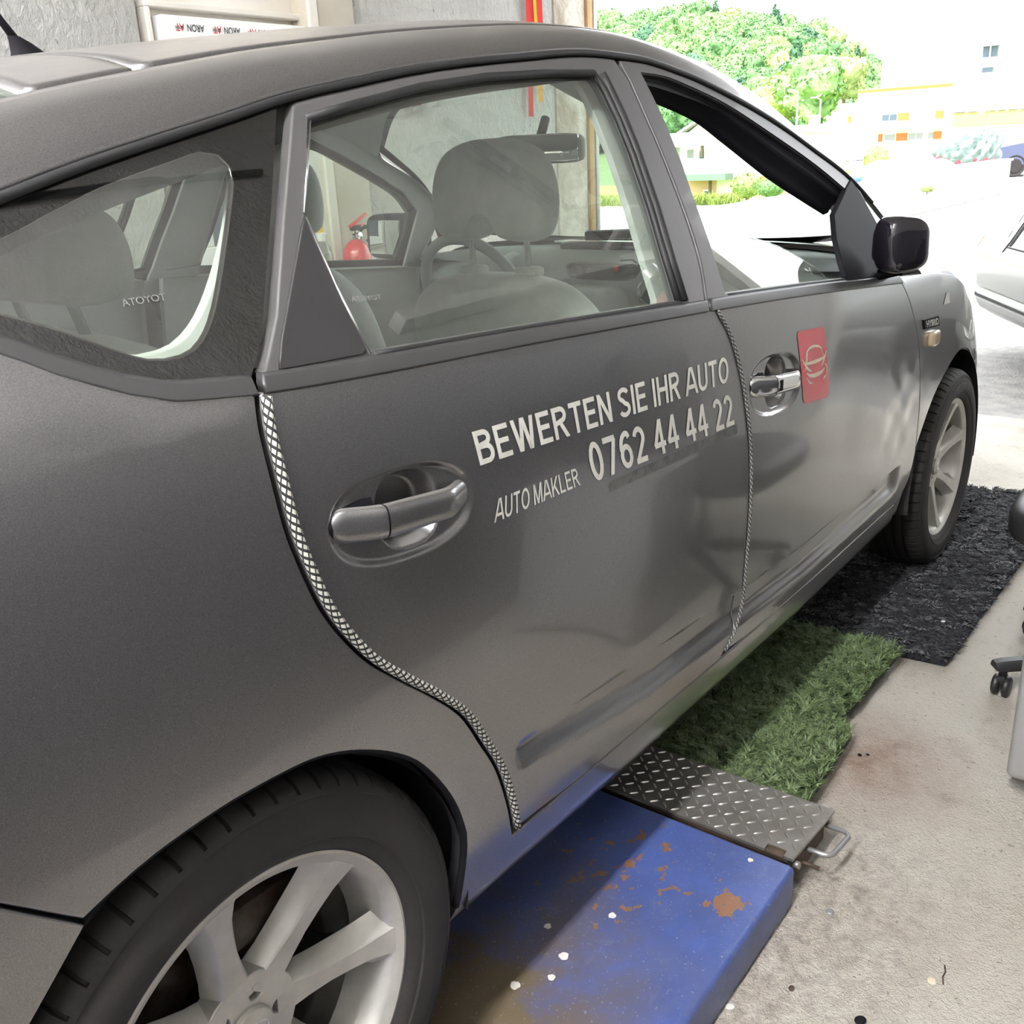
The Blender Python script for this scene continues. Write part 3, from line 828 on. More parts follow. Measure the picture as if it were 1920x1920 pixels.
QB = [(.088,1.0325),(.011,1.043),(-.026,1.055),(-.079,1.080),(-.121,1.105),(-.2,1.131),(-.285,1.148)]   # foot of the quarter glass
zsh = pchip([2.0,2.25,2.5,2.7,2.9,3.1,3.3,3.45,3.56], [.955,.945,.922,.87,.80,.73,.665,.625,.60])
zhood = pchip([2.2,2.3,2.5,2.7,2.9,3.1,3.3,3.45,3.56], [1.03,1.026,1.010,.955,.885,.81,.735,.67,.62])

def side_shell(s):
    # quarter panel, sill and everything stamped in one with them
    poly = [(.333,.212),(.45,.212),(2.10,.212),(2.19,.225),(2.205,.30),(2.205,.331),(2.15,.331),(.433,.331)]
    poly += shift(rdr_s, -.0085)[::-1][1:] + smooth_line(QB, .02)
    poly += dripl(-.30, -.86, 0) + [(-.86,.80)] + [(-.6,.742),(-.23,.683)] + rarch_s[::-1]
    panel('quarter_panel', poly, 'paint', CAR, step=.03, side=s, edge=.013,
          refine=[(.0, .45, .25, 1.03, .022), (.35, 2.2, .21, .335, .018)], rnd=.0026)
    # rear door
    hx, hz, ha, hb = HND[0]
    poly = rdr_s + [(.60,.337),(1.086,.337)] + bgl_s[::-1] + belt(1.016, .104, -.003)
    d = panel('rear_door', poly, 'paint', CAR, step=.03, side=s,
              refine=[(hx-.13, hx+.13, hz-.068, hz+.068, .0027), (.42, 1.16, .36, .50, .009)])
    rdoor[s] = d
    # front door
    hx, hz, ha, hb = HND[1]
    poly = shift(bgl_s, .0085) + [(1.2,.337),(2.1,.335)] + fdf_s[::-1] + belt(2.035, 1.036, -.003)
    d = panel('front_door', poly, 'paint', CAR, step=.03, side=s,
              refine=[(hx-.135, hx+.135, hz-.075, hz+.075, .0036), (1.1, 2.29, .35, .475, .009), (1.85, 2.29, .475, .82, .011)])
    fdoor[s] = d
    # front fender
    poly = shift(fdf_s, .007)[:-1] + farch_s + [(3.06,.595),(3.3,.608),(3.40,.615)]
    poly += [(float(x), float(zsh(x))) for x in np.linspace(3.40, 2.10, 40)]
    hl = [(2.85,.715),(2.90,.745),(3.10,.700),(3.30,.648),(3.28,.634),(3.0,.640),(2.90,.655)]
    panel('front_fender', poly, 'paint', CAR, step=.028, side=s, holes=[hl], refine=[(2.08, 2.5, .35, .8, .012)])
    panel('headlight', hl, 'lens_clear', CAR, step=.03, side=s, off=.001)
rdoor, fdoor = {}, {}
both(side_shell)
# panel gaps are backed by the dark door jambs behind them
def BGS(s): return bg_s if s < 0 else shift(bg_s, .10)
def jambs(s):
    for nm, ln, w in (('door_jamb', rdr_s, .05), ('door_jamb', bgl_s, .05), ('door_jamb', fdf_s, .05), ('door_jamb', BGS(s), .06)):
        P = np.array(ln); a = onS(P + (-w/2, 0), -.032, s); b = onS(P + (w/2, 0), -.032, s)
        a[:, 1] = s * (np.abs(a[:, 1])); grid(nm, np.stack([a, b], 1), 'rubber', CAR)
    P = np.array([(x, .325) for x in np.linspace(.42, 2.2, 60)])
    grid('sill_seal', np.stack([onS(P + (0, -.02), -.015, s), onS(P + (0, .03), -.015, s)], 1), 'rubber', CAR)
    P = np.array(belt(-.28, 2.04, 0)); grid('belt_seal', np.stack([onS(P + (0, -.02), -.018, s), onS(P + (0, .018), -.018, s)], 1), 'rubber', CAR)
    P = np.array(dripl(-.28, 2.05, 0)); grid('door_seal', np.stack([onS(P + (0, -.045), -.016, s), onS(P + (0, .012), -.010, s)], 1), 'rubber', CAR)
both(jambs)

# ------------------------------------------------------------------ windows and frames
RW_IN = [(.315,1.287),(.398,1.305),(.531,1.331),(.682,1.352),(.826,1.365),(.975,1.374)]
RW_FR = [(.986,1.351),(.987,1.306),(.981,1.248),(.963,1.163),(.943,1.093),(.927,1.024)]
QGLASS = [(.098,1.046),(.128,1.075),(.154,1.113),(.215,1.20),(.283,1.300)]
def frit_in():
    return smooth_line([(-.20,1.155),(-.082,1.182),(-.024,1.202),(.038,1.223),(.123,1.245),(.158,1.253),(.178,1.250),(.186,1.238),(.181,1.222),(.139,1.165),(.095,1.110),(.066,1.084),(.040,1.074),(.005,1.076),(-.030,1.093),(-.070,1.114),(-.12,1.133),(-.20,1.146)], .012)
def windows(s):
    # quarter window
    lower = smooth_line([(.094,1.046),(.011,1.055),(-.026,1.067),(-.079,1.092),(-.121,1.116),(-.2,1.141),(-.27,1.150)], .02)
    poly = lower + [(-.262,1.153)] + dripl(-.24, .278, -.010) + QGLASS[::-1]
    fr = frit_in()
    qf = panel('quarter_window', poly, 'frit', CAR, holes=[fr], side=s, off=-.004, depth=.006, step=.03, surf=S0)
    panel('quarter_glass', fr, 'glass_dark' if s > 9 else 'glass', qf, side=s, off=-.004, depth=0, step=.03, surf=S0)
    bm_ = smooth_line([(.094,1.0335)] + QB[1:], .02)
    panel('quarter_molding', bm_ + lower[::-1], 'molding', CAR, side=s, off=.003, depth=.010, rnd=.004, surf=S0, edge=.01)
    # rear door frame
    top = dripl(.311, 1.060 if s < 0 else 1.155, -.013)
    RW_F = shift(RW_FR, .110) if s > 0 else RW_FR; bgs = BGS(s)
    outer = [(.117,1.049),(.158,1.094),(.219,1.181),(.305,1.299)] + top + bgs[::-1][1:] + belt(.985, .109, .0145)
    hole = RW_IN + RW_F + belt(.90 if s < 0 else 1.02, .250, .017) + [(.247,1.060),(.2435,1.10),(.247,1.188)]
    fw = panel('window_frame', outer, 'satin', rdoor[s], holes=[hole], side=s, off=0, depth=.014, rnd=.003, surf=S0, step=.03)
    panel('window_glass', [(x, z) for x, z in hole], 'glass', rdoor[s], side=s, off=-.010, depth=0, step=.04, surf=S0)
    seal = onS(RW_IN + RW_FR, -.004, s)
    tube('window_seal', seal, .006, 'rubber', rdoor[s], n=8)
    tube('window_seal', onS(belt(.262, .95 if s < 0 else 1.05, .0165), -.002, s), .0042, 'rubber', rdoor[s], n=8)
    tube('window_seal', onS(belt(1.095, 1.70, .0165), -.004, s), .0042, 'rubber', fdoor[s], n=8)
    w2 = onS([(.983,1.372)] + RW_FR, -.002, s); w2[:, 0] += .012
    tube('window_seal', w2, .009, 'rubber', rdoor[s], n=8)
    panel('sail_panel', [(.245,1.184),(.2445,1.10),(.250,1.052),(.240,1.048),(.132,1.050),(.150,1.075)], 'sail', rdoor[s], side=s, off=.0025, depth=.006, surf=S0, step=.03)
    tube('glass_edge_strip', onS([(.2465,1.186),(.246,1.10),(.250,1.046)], .0025, s), .0016, 'chrome', rdoor[s], n=6)
    tube('glass_edge_strip', onS([(.316,1.285),(.248,1.190)], .0015, s), .0016, 'chrome', rdoor[s], n=6)
    # belt mouldings
    panel('belt_molding', belt(.106, 1.000, .000) + belt(1.006, .110, .0125), 'molding', rdoor[s], side=s, off=.0045, depth=.012, rnd=.004, surf=S0, edge=.01)
    panel('belt_molding', belt(1.012, 2.045, .000) + belt(2.03, 1.020, .0135), 'molding', fdoor[s], side=s, off=.0045, depth=.012, rnd=.004, surf=S0, edge=.01)
    # front door frame
    bgo = shift(bgs, .0135)
    xe = 2.02 if s < 0 else 2.055
    outer = belt(1.030, xe, .015) + dripl(xe, 1.082 if s < 0 else 1.18, -.013) + bgo[::-1][1:]
    lip = [(1.134,1.384),(1.205,1.383),(1.266,1.376),(1.425,1.344),(1.59,1.291),(1.778,1.225),(1.915,1.165)]
    if s > 0: lip = lip[:-1] + [(1.90,1.175),(1.985,1.118)]
    left = [(1.081,1.020),(1.105,1.10),(1.118,1.177),(1.132,1.238),(1.138,1.301),(1.137,1.345)]
    if s > 0: left = [(x + .10, z) for x, z in left]; lip = [(1.235,1.383)] + lip[2:]
    low = belt(1.085 if s < 0 else 1.185, 1.83 if s < 0 else 1.985, .018)
    lip_s = smooth_line(lip, .02)
    hole = lip_s + ([(1.85,1.05),(1.84,.985)] if s < 0 else [(1.995,1.05),(1.99,.975)]) + low[::-1] + left[1:]
    panel('window_frame', outer, 'satin', fdoor[s], holes=[hole], side=s, off=0, depth=.014, rnd=.003, surf=S0, step=.03)
    # deep rubber run channel of the opened window
    lp = np.array(lip_s); n = len(lp)
    closed = s > 0
    inn = np.array(smooth_line([(1.150,1.352),(1.253,1.343),(1.393,1.313),(1.475,1.275),(1.628,1.201),(1.770,1.149),(1.88,1.112)], .015))
    inn = np.stack([np.interp(np.linspace(0, 1, n), np.linspace(0, 1, len(inn)), inn[:, i]) for i in (0, 1)], 1)
    rows = []
    for t, dep in ((0, -.002), (.04, .008), (.18, .016), (.34, .013), (.44, .022), (.62, .042), (.80, .050), (.92, .056), (1.0, .068)):
        rows.append(onS(lp * (1 - t) + inn * t, -dep, s))
    if not closed: grid('window_channel', np.stack(rows, 0), 'black', fdoor[s])
    ll = np.array([(1.081,1.016)] + left + [(1.134,1.384)])
    grid('window_channel', np.stack([onS(ll + (.001, 0), -.003, s), onS(ll + (.012, 0), -.012, s), onS(ll + (.004, 0), -.05, s)], 0), 'black', fdoor[s])
    # black sail patch that carries the mirror
    panel('mirror_patch', [(1.665,.988),(1.672,1.02),(1.70,1.07),(1.75,1.116),(1.86,1.150),(1.925,1.172),(1.975,1.186),(2.00,1.155),(2.03,1.075),(2.045,.966)] if s < 0 else [(1.985,.972),(1.99,1.06),(1.99,1.12),(2.02,1.14),(2.045,1.09),(2.055,1.02),(2.045,.966)], 'black', fdoor[s], side=s, off=.004, depth=.012, surf=S0, step=.03)
    # lowered pane, its curved top edge standing above the door
    gl = belt(1.09, 1.63, .012) + smooth_line([(1.60,1.000),(1.555,1.024),(1.411,1.076),(1.262,1.103),(1.113,1.114)], .02)
    if closed: gl = hole
    panel('window_glass', gl, 'glass', fdoor[s], side=s, off=-.018, depth=0, step=.04, surf=S0)
    ge = onS(smooth_line([(1.60,1.000),(1.555,1.024),(1.411,1.076),(1.262,1.103),(1.113,1.114)], .02), -.018, s)
    if not closed: tube('glass_edge', ge, .0014, 'clear', fdoor[s], n=6)
    # black weatherstrip along the roof rail
    tube('roof_drip_seal', onS(dripl(-.27, 2.07, -.0035), .000, s), .0050, 'rubber', CAR, n=8)
both(windows)

# ------------------------------------------------------------------ roof, glass and ends
def sec(x, t, w=1.6):
    x = np.asarray(x, float); zd = drip(x); yd = S0(x, zd); zt = zc(x); a = np.maximum(zt - zd, 0)
    p1y = yd - .5 * a; b0 = (1-t)**2; b1 = 2*w*t*(1-t); b2 = t*t; q = b0 + b1 + b2
    return (b0*yd + b1*p1y) / q, (b0*zd + b1*zt + b2*zt) / q
def roof_grid(X, T, s, lower=0.0):
    Y, Z = sec(X, T); return np.stack([X, s * Y, Z - lower], -1)
def xhead(t): return 1.775 - .20 * sstep(.05, .9, t)
def roof_parts():
    TD = .285
    def sidepart(s):
        xs = np.linspace(-.86, 2.20, 150)
        tend = np.where(xs < 1.70, TD, TD - (TD - .10) * sstep(1.70, 1.80, xs))
        T = np.linspace(0, 1, 14)[None, :] * tend[:, None]; X = np.repeat(xs[:, None], 14, 1)
        G = roof_grid(X, T, s)
        # rolled edge into the roof ditch
        e = G[:, -1:].copy(); e[..., 2] -= .010; e[..., 1] *= .995
        b = G[:, :1].copy(); b[..., 1] *= .985; b[..., 2] -= .001
        grid('roof_side', np.concatenate([b, G, e], 1), 'paint', CAR, flip=(s < 0))
        xs = np.linspace(.155, 1.70, 60); e0 = roof_grid(xs[:, None], np.full((60, 1), TD - .004), s, .007); e1 = roof_grid(xs[:, None], np.full((60, 1), TD + .030), s, .007)
        grid('roof_ditch', np.concatenate([e0, e1], 1), 'black', CAR)
    both(sidepart)
    def full(x0, x1, t0, n=60, m=22, low=0.0, xh=None):
        tt = np.concatenate([np.linspace(t0, 1, m), np.linspace(1, t0, m)[1:]]); sg = np.concatenate([-np.ones(m), np.ones(m - 1)])
        out = []
        for a in np.linspace(0, 1, n):
            xe = x1 if xh is None else xh(tt); X = x0 + (xe - x0) * a
            Y, Z = sec(X, tt); out.append(np.stack([X * np.ones_like(tt), sg * Y, Z - low], -1))
        return np.array(out)
    G = full(.158, None, TD + .022, xh=xhead)
    lip0 = G[:, :1].copy(); lip0[..., 2] -= .007; lip1 = G[:, -1:].copy(); lip1[..., 2] -= .007
    G = np.concatenate([lip0, G, lip1], 1)
    lipr = G[:1].copy(); lipr[..., 2] -= .008; G = np.concatenate([lipr, G], 0)
    grid('roof_panel', G, 'paint', CAR, flip=True)
    grid('roof_gap', full(.13, .17, TD, n=3, low=.008), 'dark', CAR)
    G = full(.030, .150, TD + .012, n=10)
    l2 = G[-1:].copy(); l2[..., 2] -= .007; l1 = G[:1].copy(); l1[..., 2] -= .014; l1[..., 0] -= .004
    s0 = np.concatenate([l1, G, l2], 0); a = s0[:, :1].copy(); a[..., 2] -= .008; b = s0[:, -1:].copy(); b[..., 2] -= .008
    hatch = grid('hatch_panel', np.concatenate([a, s0, b], 1), 'paint', CAR, flip=True)
    grid('rear_glass', full(-.62, .030, TD + .012, n=16, low=.008), 'glass_dark', CAR, flip=True)
    grid('rear_spoiler', full(-.88, -.62, TD + .012, n=8), 'paint', CAR, flip=True)
    # windscreen with its black border
    m = 26; tt = np.concatenate([np.linspace(.13, 1, m), np.linspace(1, .13, m)[1:]]); sg = np.concatenate([-np.ones(m), np.ones(m - 1)])
    rows = []
    for a in np.linspace(0, 1, 40):
        X = xhead(tt) + (2.40 - .18 * (1 - sstep(.1, .9, tt)) - xhead(tt)) * a
        Y, Z = sec(X, tt); rows.append(np.stack([X, sg * Y, Z - .003], -1))
    W = np.array(rows)
    grid('windshield', W, 'windshield', CAR, flip=True)
    bd = W.copy(); bd[..., 2] -= .002
    for sl in (np.s_[:, :3], np.s_[:, -3:], np.s_[:3, :], np.s_[-3:, :]):
        grid('windshield_border', bd[sl], 'piano', CAR, flip=True)
    # headliner
    H = full(-.60, None, .08, n=40, low=.030, xh=lambda t: xhead(t) - .02); H[..., 1] *= .975
    grid('headliner', H, 'trim', CAR)
    # bonnet
    rows = []
    for x in np.linspace(2.24, 3.54, 60):
        ts = np.linspace(0, 1, 20); zs, zt = float(zsh(x)), float(zhood(x)); ys = float(S0(np.array(x), np.array(zs))); a = zt - zs
        w = 1.3; p1y = ys - .30 * a - .02; b0 = (1-ts)**2; b1 = 2*w*ts*(1-ts); b2 = ts*ts; q = b0+b1+b2
        y = (b0*ys + b1*p1y) / q; z = (b0*zs + b1*zt + b2*zt) / q
        y2 = np.concatenate([-y, y[::-1][1:]]); z2 = np.concatenate([z, z[::-1][1:]])
        rows.append(np.stack([np.full_like(y2, x), y2, z2], 1))
    B = np.array(rows)
    i0 = 4
    grid('bonnet', B[:, i0 - 1:len(B[0]) - i0 + 1], 'paint', CAR, flip=True)
    grid('fender_top', B[:, :i0], 'paint', CAR, flip=True); grid('fender_top', B[:, len(B[0]) - i0:], 'paint', CAR, flip=True)
    # wiper cowl
    rows = []
    for x, z in ((2.10,.975),(2.25,.985),(2.42,.985),(2.30,.962)):
        ys = np.linspace(-.80, .80, 30); rows.append(np.stack([x - .10 * (ys / .8) ** 2, ys, z - .02 * (ys / .8) ** 2], 1))
    grid('wiper_cowl', np.array(rows), 'black', CAR)
    # bumpers
    def fb(s):
        poly = [(2.96,.595),(3.06,.592),(3.3,.607),(3.40,.617),(3.55,.60),(3.55,.24),(3.3,.20),(3.07,.20),(3.07,.36),(3.04,.48)]
        panel('front_bumper', poly, 'paint', CAR, side=s, surf=S0, step=.03)
        poly = [(-.86,.79),(-.6,.732),(-.23,.673),(-.172,.617),(-.25,.53),(-.31,.43),(-.335,.30),(-.335,.22),(-.5,.21),(-.86,.26)]
        panel('rear_bumper', poly, 'paint', CAR, side=s, surf=S0, step=.03)
    both(fb)
    zs = np.linspace(.24, .61, 12); G = []
    for z in zs:
        y0 = float(S0(np.array(3.55), np.array(z))); ys = np.linspace(-y0, y0, 16); G.append(np.stack([3.55 + .03 * (1 - (ys / y0) ** 2), ys, np.full(16, z)], 1))
    grid('front_bumper_nose', np.array(G), 'paint', CAR, flip=True)
    zs = np.linspace(.26, .94, 16); G = []
    for z in zs:
        y0 = float(S0(np.array(-.86), np.array(z))); ys = np.linspace(-y0, y0, 20); G.append(np.stack([-.86 - .06 * (1 - (ys / y0) ** 2), ys, np.full(20, z)], 1))
    grid('tailgate', np.array(G), 'paint', CAR)
    # underside and wheel housings
    box('underbody', (-.80, -.66, .20), (3.40, .66, .235), 'dark', CAR)
    def liner(s):
        for cx, r in ((0., .352), (2.68, .385)):
            a = np.linspace(math.radians(-7), math.radians(187), 40); G = []
            for y in (.835, .80, .56, .52): G.append(np.stack([cx + (r if y < .82 else r - .012) * np.cos(a), np.full(40, s * y), .31 + (r if y < .82 else r - .012) * np.sin(a)], 1))
            G.append(np.stack([cx + .02 * np.cos(a), np.full(40, s * .52), .31 + .02 * np.sin(a)], 1))
            grid('wheel_housing', np.array(G), 'rubber', CAR)
        pts = onS([p for p in rarch_s if p[1] > .27], -.006, s); tube('arch_lip', pts, .006, 'black', CAR, n=8)
    both(liner)
    # short roof aerial
    an = empty('aerial', (0, 0, 0), parent=CAR)
    zb = float(zc(.385)) - .006
    bm = bmesh.new()
    n = 14; rings = []
    for h, cx, rx, ry in ((0, .385, .036, .021), (.006, .385, .035, .020), (.016, .380, .028, .015), (.030, .369, .017, .010), (.038, .360, .009, .0075)):
        rings.append([bm.verts.new((cx + rx * math.cos(2*math.pi*i/n), ry * math.sin(2*math.pi*i/n), zb + h)) for i in range(n)])
    for a, b in zip(rings, rings[1:]):
        for i in range(n): bm.faces.new((a[i], a[(i+1) % n], b[(i+1) % n], b[i]))
    bm.faces.new(rings[-1])
    bmobj('aerial_base', bm, 'black', an)
    tube('aerial_mast', [(.362, 0, zb + .034), (.345, 0, zb + .058), (.27, 0, zb + .17)], [.0065, .0055, .004], 'black', an, n=10)
roof_parts()

# ------------------------------------------------------------------ wheels
def tyre_mesh():
    half = [(.2130,-.070),(.2200,-.0815),(.2255,-.0875),(.2330,-.0920),(.2380,-.0930),(.2400,-.0955),(.2520,-.0975),(.2650,-.0980),(.2780,-.0955),(.2885,-.0915),(.2900,-.0930),(.2960,-.0895),(.3010,-.0845),(.3055,-.0770),(.3085,-.0680),(.3102,-.0560)]
    tread = []
    for g in (-.044, -.015, .015, .044):
        tread += [(.3112, g - .0045), (.3045, g - .0035), (.3045, g + .0035), (.3112, g + .0045)]
    prof_ = half + tread + [(r, -y) for r, y in half[::-1]]
    th = []
    N = 62
    for p in range(N):
        for q, dpt in ((0, 0), (.035, 1), (.14, 1), (.175, 0), (.6, 0)): th.append(((p + q) / N * 2 * math.pi, dpt))
    V = []
    for a, d in th:
        for r, y in prof_:
            rr = r
            if d and r > .2965 and abs(y) > .0485: rr = r - .0065
            V.append((rr * math.cos(a), y, rr * math.sin(a)))
    k = len(prof_); n = len(th); F = []
    for i in range(n):
        i2 = (i + 1) % n
        for j in range(k - 1): F.append((i*k+j, i2*k+j, i2*k+j+1, i*k+j+1))
    me = bpy.data.meshes.new('tyre'); me.from_pydata(V, [], F)
    me.polygons.foreach_set('use_smooth', [True] * len(F)); me.set_sharp_from_angle(angle=math.radians(38)); me.update()
    me.materials.append(M['tyre']); return me
TYRE = tyre_mesh()
def spoke_mesh():
    st = [(.040,.044,.058,-.0445,-.014),(.066,.040,.056,-.0455,-.016),(.085,.034,.052,-.0490,-.020),(.115,.029,.049,-.0545,-.024),(.145,.030,.052,-.0605,-.030),(.170,.033,.062,-.0660,-.038),(.190,.040,.080,-.0715,-.048),(.2045,.046,.092,-.0762,-.060)]
    bm = bmesh.new(); rings = []
    for r, wt, wb, y, yb in st:
        pts = [(-wb/2, yb), (-wt/2, y + .004), (-wt/2 + .004, y), (wt/2 - .004, y), (wt/2, y + .004), (wb/2, yb)]
        rings.append([bm.verts.new((a, yy, r)) for a, yy in pts])
    for a, b in zip(rings, rings[1:]):
        for i in range(6): bm.faces.new((a[i], a[(i+1) % 6], b[(i+1) % 6], b[i]))
    bm.faces.new(rings[0]); bm.faces.new(rings[-1])
    bmesh.ops.recalc_face_normals(bm, faces=bm.faces)
    me = bpy.data.meshes.new('spoke'); bm.to_mesh(me); bm.free()
    me.polygons.foreach_set('use_smooth', [True] * len(me.polygons)); me.set_sharp_from_angle(angle=math.radians(28))
    me.materials.append(M['alloy']); return me
SPOKE = spoke_mesh()
def circle(c, r, n=24): return [(c[0] + r * math.cos(2*math.pi*i/n), c[1] + r * math.sin(2*math.pi*i/n)) for i in range(n)]
def wheel(x, y, side, ang0):
    w = empty('wheel', (x, y, .31), (0, 0, 0 if side < 0 else math.pi), parent=CAR)
    t = bpy.data.objects.new('tyre', TYRE); COL.objects.link(t); t.parent = w
    lathe('rim', [(.2100,-.066),(.2185,-.0750),(.2200,-.0785),(.2188,-.0815),(.2150,-.0820),(.2125,-.0805),(.2040,-.0755),(.2005,-.0715),(.1960,-.0600),(.1925,-.0400),(.1880,-.0150),(.1780,.0050),(.1760,.06),(.19,.075),(.21,.078)], 'alloy', w, 96, 'y', sharp=32)
    lathe('wheel_barrel', [(.1870,-.012),(.1600,.004),(.1560,.012),(.1560,.055),(.1870,.062)], 'barrel', w, 64, 'y')
    for i in range(7):
        s = bpy.data.objects.new('spoke', SPOKE); COL.objects.link(s); s.parent = w
        s.rotation_euler = (0, math.radians(ang0 + i * 360 / 7), 0)
    holes = [circle((.0425 * math.sin(a), .0425 * math.cos(a)), .0125, 16) for a in (math.radians(ang0 + 30 + i * 72) for i in range(5))]
    hub = lambda xx, zz: .0455 + 0 * xx
    V, F, N = panel_geo(circle((0, 0), .066, 40), holes=holes, step=.012, depth=.030, rnd=.003, surf=hub, edge=.006)
    meshobj('hub', V, F, 'alloy', w, normals=N)
    lathe('hub_backing', [(.064, -.018), (0.0005, -.018)], 'dark', w, 32, 'y')
    lathe('hub_cap', [(.0275,-.044),(.0280,-.0500),(.0265,-.0530),(.0200,-.0550),(.0100,-.0560),(.0005,-.0562)], 'alloy', w, 40, 'y')
    # oval emblem on the cap
    tube('cap_emblem', [(.017*math.cos(a), -.0555, .012*math.sin(a)) for a in np.linspace(0, 2*math.pi, 24, endpoint=False)], .0012, 'emblem', w, 6, closed=True)
    for i in range(5):
        a = math.radians(ang0 + 30 + i * 72)
        lathe('lug_nut', [(.0085,-.018),(.0085,-.034),(.0070,-.0365),(.0005,-.0375)], 'chrome', w, 6, 'y', c=(.0425*math.sin(a), 0, .0425*math.cos(a)))
    lathe('brake_disc', [(.060,.010),(.128,.010),(.130,.013),(.130,.022),(.128,.025),(.060,.025)], 'brake', w, 48, 'y')
    bm = bmesh.new(); add_box(bm, (.06 if side < 0 else -.06, .012, .105), (.14, .06, .06), .012, 2); bmobj('brake_caliper', bm, 'brake', w)
    # size marking moulded into the side wall
    if x < 1: return w
    uv, F, asp = text_geo('195/55R16', .012, 24, 1)
    a0, a1 = math.radians(104), math.radians(66); a = a0 + (a1 - a0) * uv[:, 0]; r = .250 + .020 * uv[:, 1]
    yy = np.interp(r, [.2400,.2520,.2650,.2780], [-.0955,-.0975,-.0980,-.0955]) - .0008
    meshobj('side_wall_marking', np.stack([r*np.cos(a), yy, r*np.sin(a)], 1), F, 'tyre_mark', w, smooth=False)
    for rr in (.2445, .2845):
        tube('side_wall_rib', [(rr*math.cos(q), float(np.interp(rr, [.2400,.2520,.2650,.2780,.2885], [-.0955,-.0975,-.0980,-.0955,-.0915])), rr*math.sin(q)) for q in np.linspace(0, 2*math.pi, 96, endpoint=False)], .0012, 'tyre', w, 6, closed=True)
    return w
wheel(0.012, -.740, -1, -10.0)
wheel(2.700, -.752, -1, 20.0)
wheel(0.012, .740, 1, 12.0)
wheel(2.700, .752, 1, 5.0)

# ------------------------------------------------------------------ door furniture
def handle(door, s, k, m1, key):
    cx, cz, a, b = HND[k]
    x0, x1 = cx - a * .955, cx + a * .955
    xs_all = np.linspace(x0, x1, 60)
    xm = cx - a * .45
    def piece(nm, xa, xb, m):
        xs = np.linspace(xa, xb, 26); rings = []
        for x in xs:
            u = (x - x0) / (x1 - x0); e = min(u, 1 - u)
            end = float(np.clip(1 - (1 - min(e / .085, 1)) ** 2, .0, 1)) ** .5
            h = (.0172 + .002 * (1 - u)) * max(end, .12)
            z0 = cz + .004 - (x - cx) * .075
            out = float(-.004 + .022 * sstep(.0, .30, e))
            th = .0085 * max(end, .2)
            y0 = float(S0(np.array(x), np.array(z0))) + out
            pts = []
            for q in np.linspace(0, 2 * math.pi, 20, endpoint=False):
                c_, s_ = math.cos(q), math.sin(q)
                yy = y0 + th * np.sign(c_) * abs(c_) ** .6 - .25 * th * (s_ ** 2)
                zz = z0 + h * np.sign(s_) * abs(s_) ** .75
                pts.append((x, s * yy, zz))
            rings.append(pts)
        G = np.array(rings); G = np.concatenate([G, G[:, :1]], 1)
        V, F = grid_geo(G); V = list(map(tuple, V)); k2 = G.shape[1]
        F += [tuple(range(k2 - 2, -1, -1)), tuple(range((len(xs) - 1) * k2, len(xs) * k2 - 1))]
        bm = bmesh.new(); vs = [bm.verts.new(v) for v in V]
        for f in F:
            try: bm.faces.new([vs[i] for i in f])
            except ValueError: pass
        bmesh.ops.remove_doubles(bm, verts=bm.verts, dist=1e-6)
        return bmobj(nm, bm, m, door, True, 50)
    piece('door_handle', xm + .0012, x1, m1)
    piece('handle_cap', x0, xm - .0012, m1)
    # black cushion the handle beds in
    P = np.array([(x, cz + .004 - (x - cx) * .075) for x in np.linspace(x0 - .004, x0 + .062, 14)])
    hw = .022 * np.sqrt(np.clip(np.linspace(0.15, 1.2, 14), 0, 1))
    rows = [np.stack([P[:, 0], s * (S0(P[:, 0], P[:, 1] + q * hw) - .0045 + .004 * (1 - q * q)), P[:, 1] + q * hw], 1) for q in np.linspace(-1, 1, 7)]
    grid('handle_gasket', np.array(rows), 'black', door)
    if key:
        bm = bmesh.new(); x = xm + .014; z = cz + .004 - (x - cx) * .075
        add_box(bm, (x, s * (float(S0(np.array(x), np.array(z))) + .0265), z), (.010, .003, .020), .001, 2); bmobj('lock_button', bm, 'black', door)
for s in (-1, 1):
    handle(rdoor[s], s, 0, 'paint', False)
    handle(fdoor[s], s, 1, 'chrome', True)
# braided edge guards
def guard(name, line, door, r, m, dx, s, off):
    P = onS(line, off, s); P[:, 0] += dx
    V, F, UV = tube_geo(P, r, 10); meshobj(name, V, F, m, door, uv=UV)
guard('braided_edge_guard', rdr_s, rdoor[-1], .0054, 'braid', .004, -1, .0026)
guard('braided_edge_guard', [p for p in bgl_s], fdoor[-1], .0034, 'braid2', .006, -1, .0018)
# lettering
def lettering(name, body, quad, bold, m='white_vinyl', cuts=18):
    uv, F, a = sans_geo(body, bold, cuts, 3)
    return decal_quad(name, uv, F, quad, m, rdoor[-1])
lettering('slogan_lettering', 'BEWERTEN SIE IHR AUTO', [(.386,.894),(1.052,.877),(1.053,.921),(.379,.936)], .155, cuts=44)
lettering('phone_number_lettering', '0762 44 44 22', [(.622,.812),(1.071,.800),(1.057,.856),(.609,.870)], .150, cuts=30)
lettering('trade_lettering', 'AUTO MAKLER', [(.402,.818),(.590,.817),(.583,.843),(.408,.846)], .135, cuts=18)
# adhesive ghost left below the phone number
M['ghost'] = mat('glue_residue', (0.16, 0.155, 0.15), 0.55, 0.3, noise=(60, (0.11, 0.108, 0.106), 0.4, 0.6))
uvb = np.array([(i / 20, j / 3) for i in range(21) for j in range(4)]); Fb = [(i*4+j, (i+1)*4+j, (i+1)*4+j+1, i*4+j+1) for i in range(20) for j in range(3)]
decal_quad('glue_residue', uvb, Fb, [(.66,.787),(1.083,.782),(1.082,.798),(.662,.803)], 'ghost', rdoor[-1], .0004)
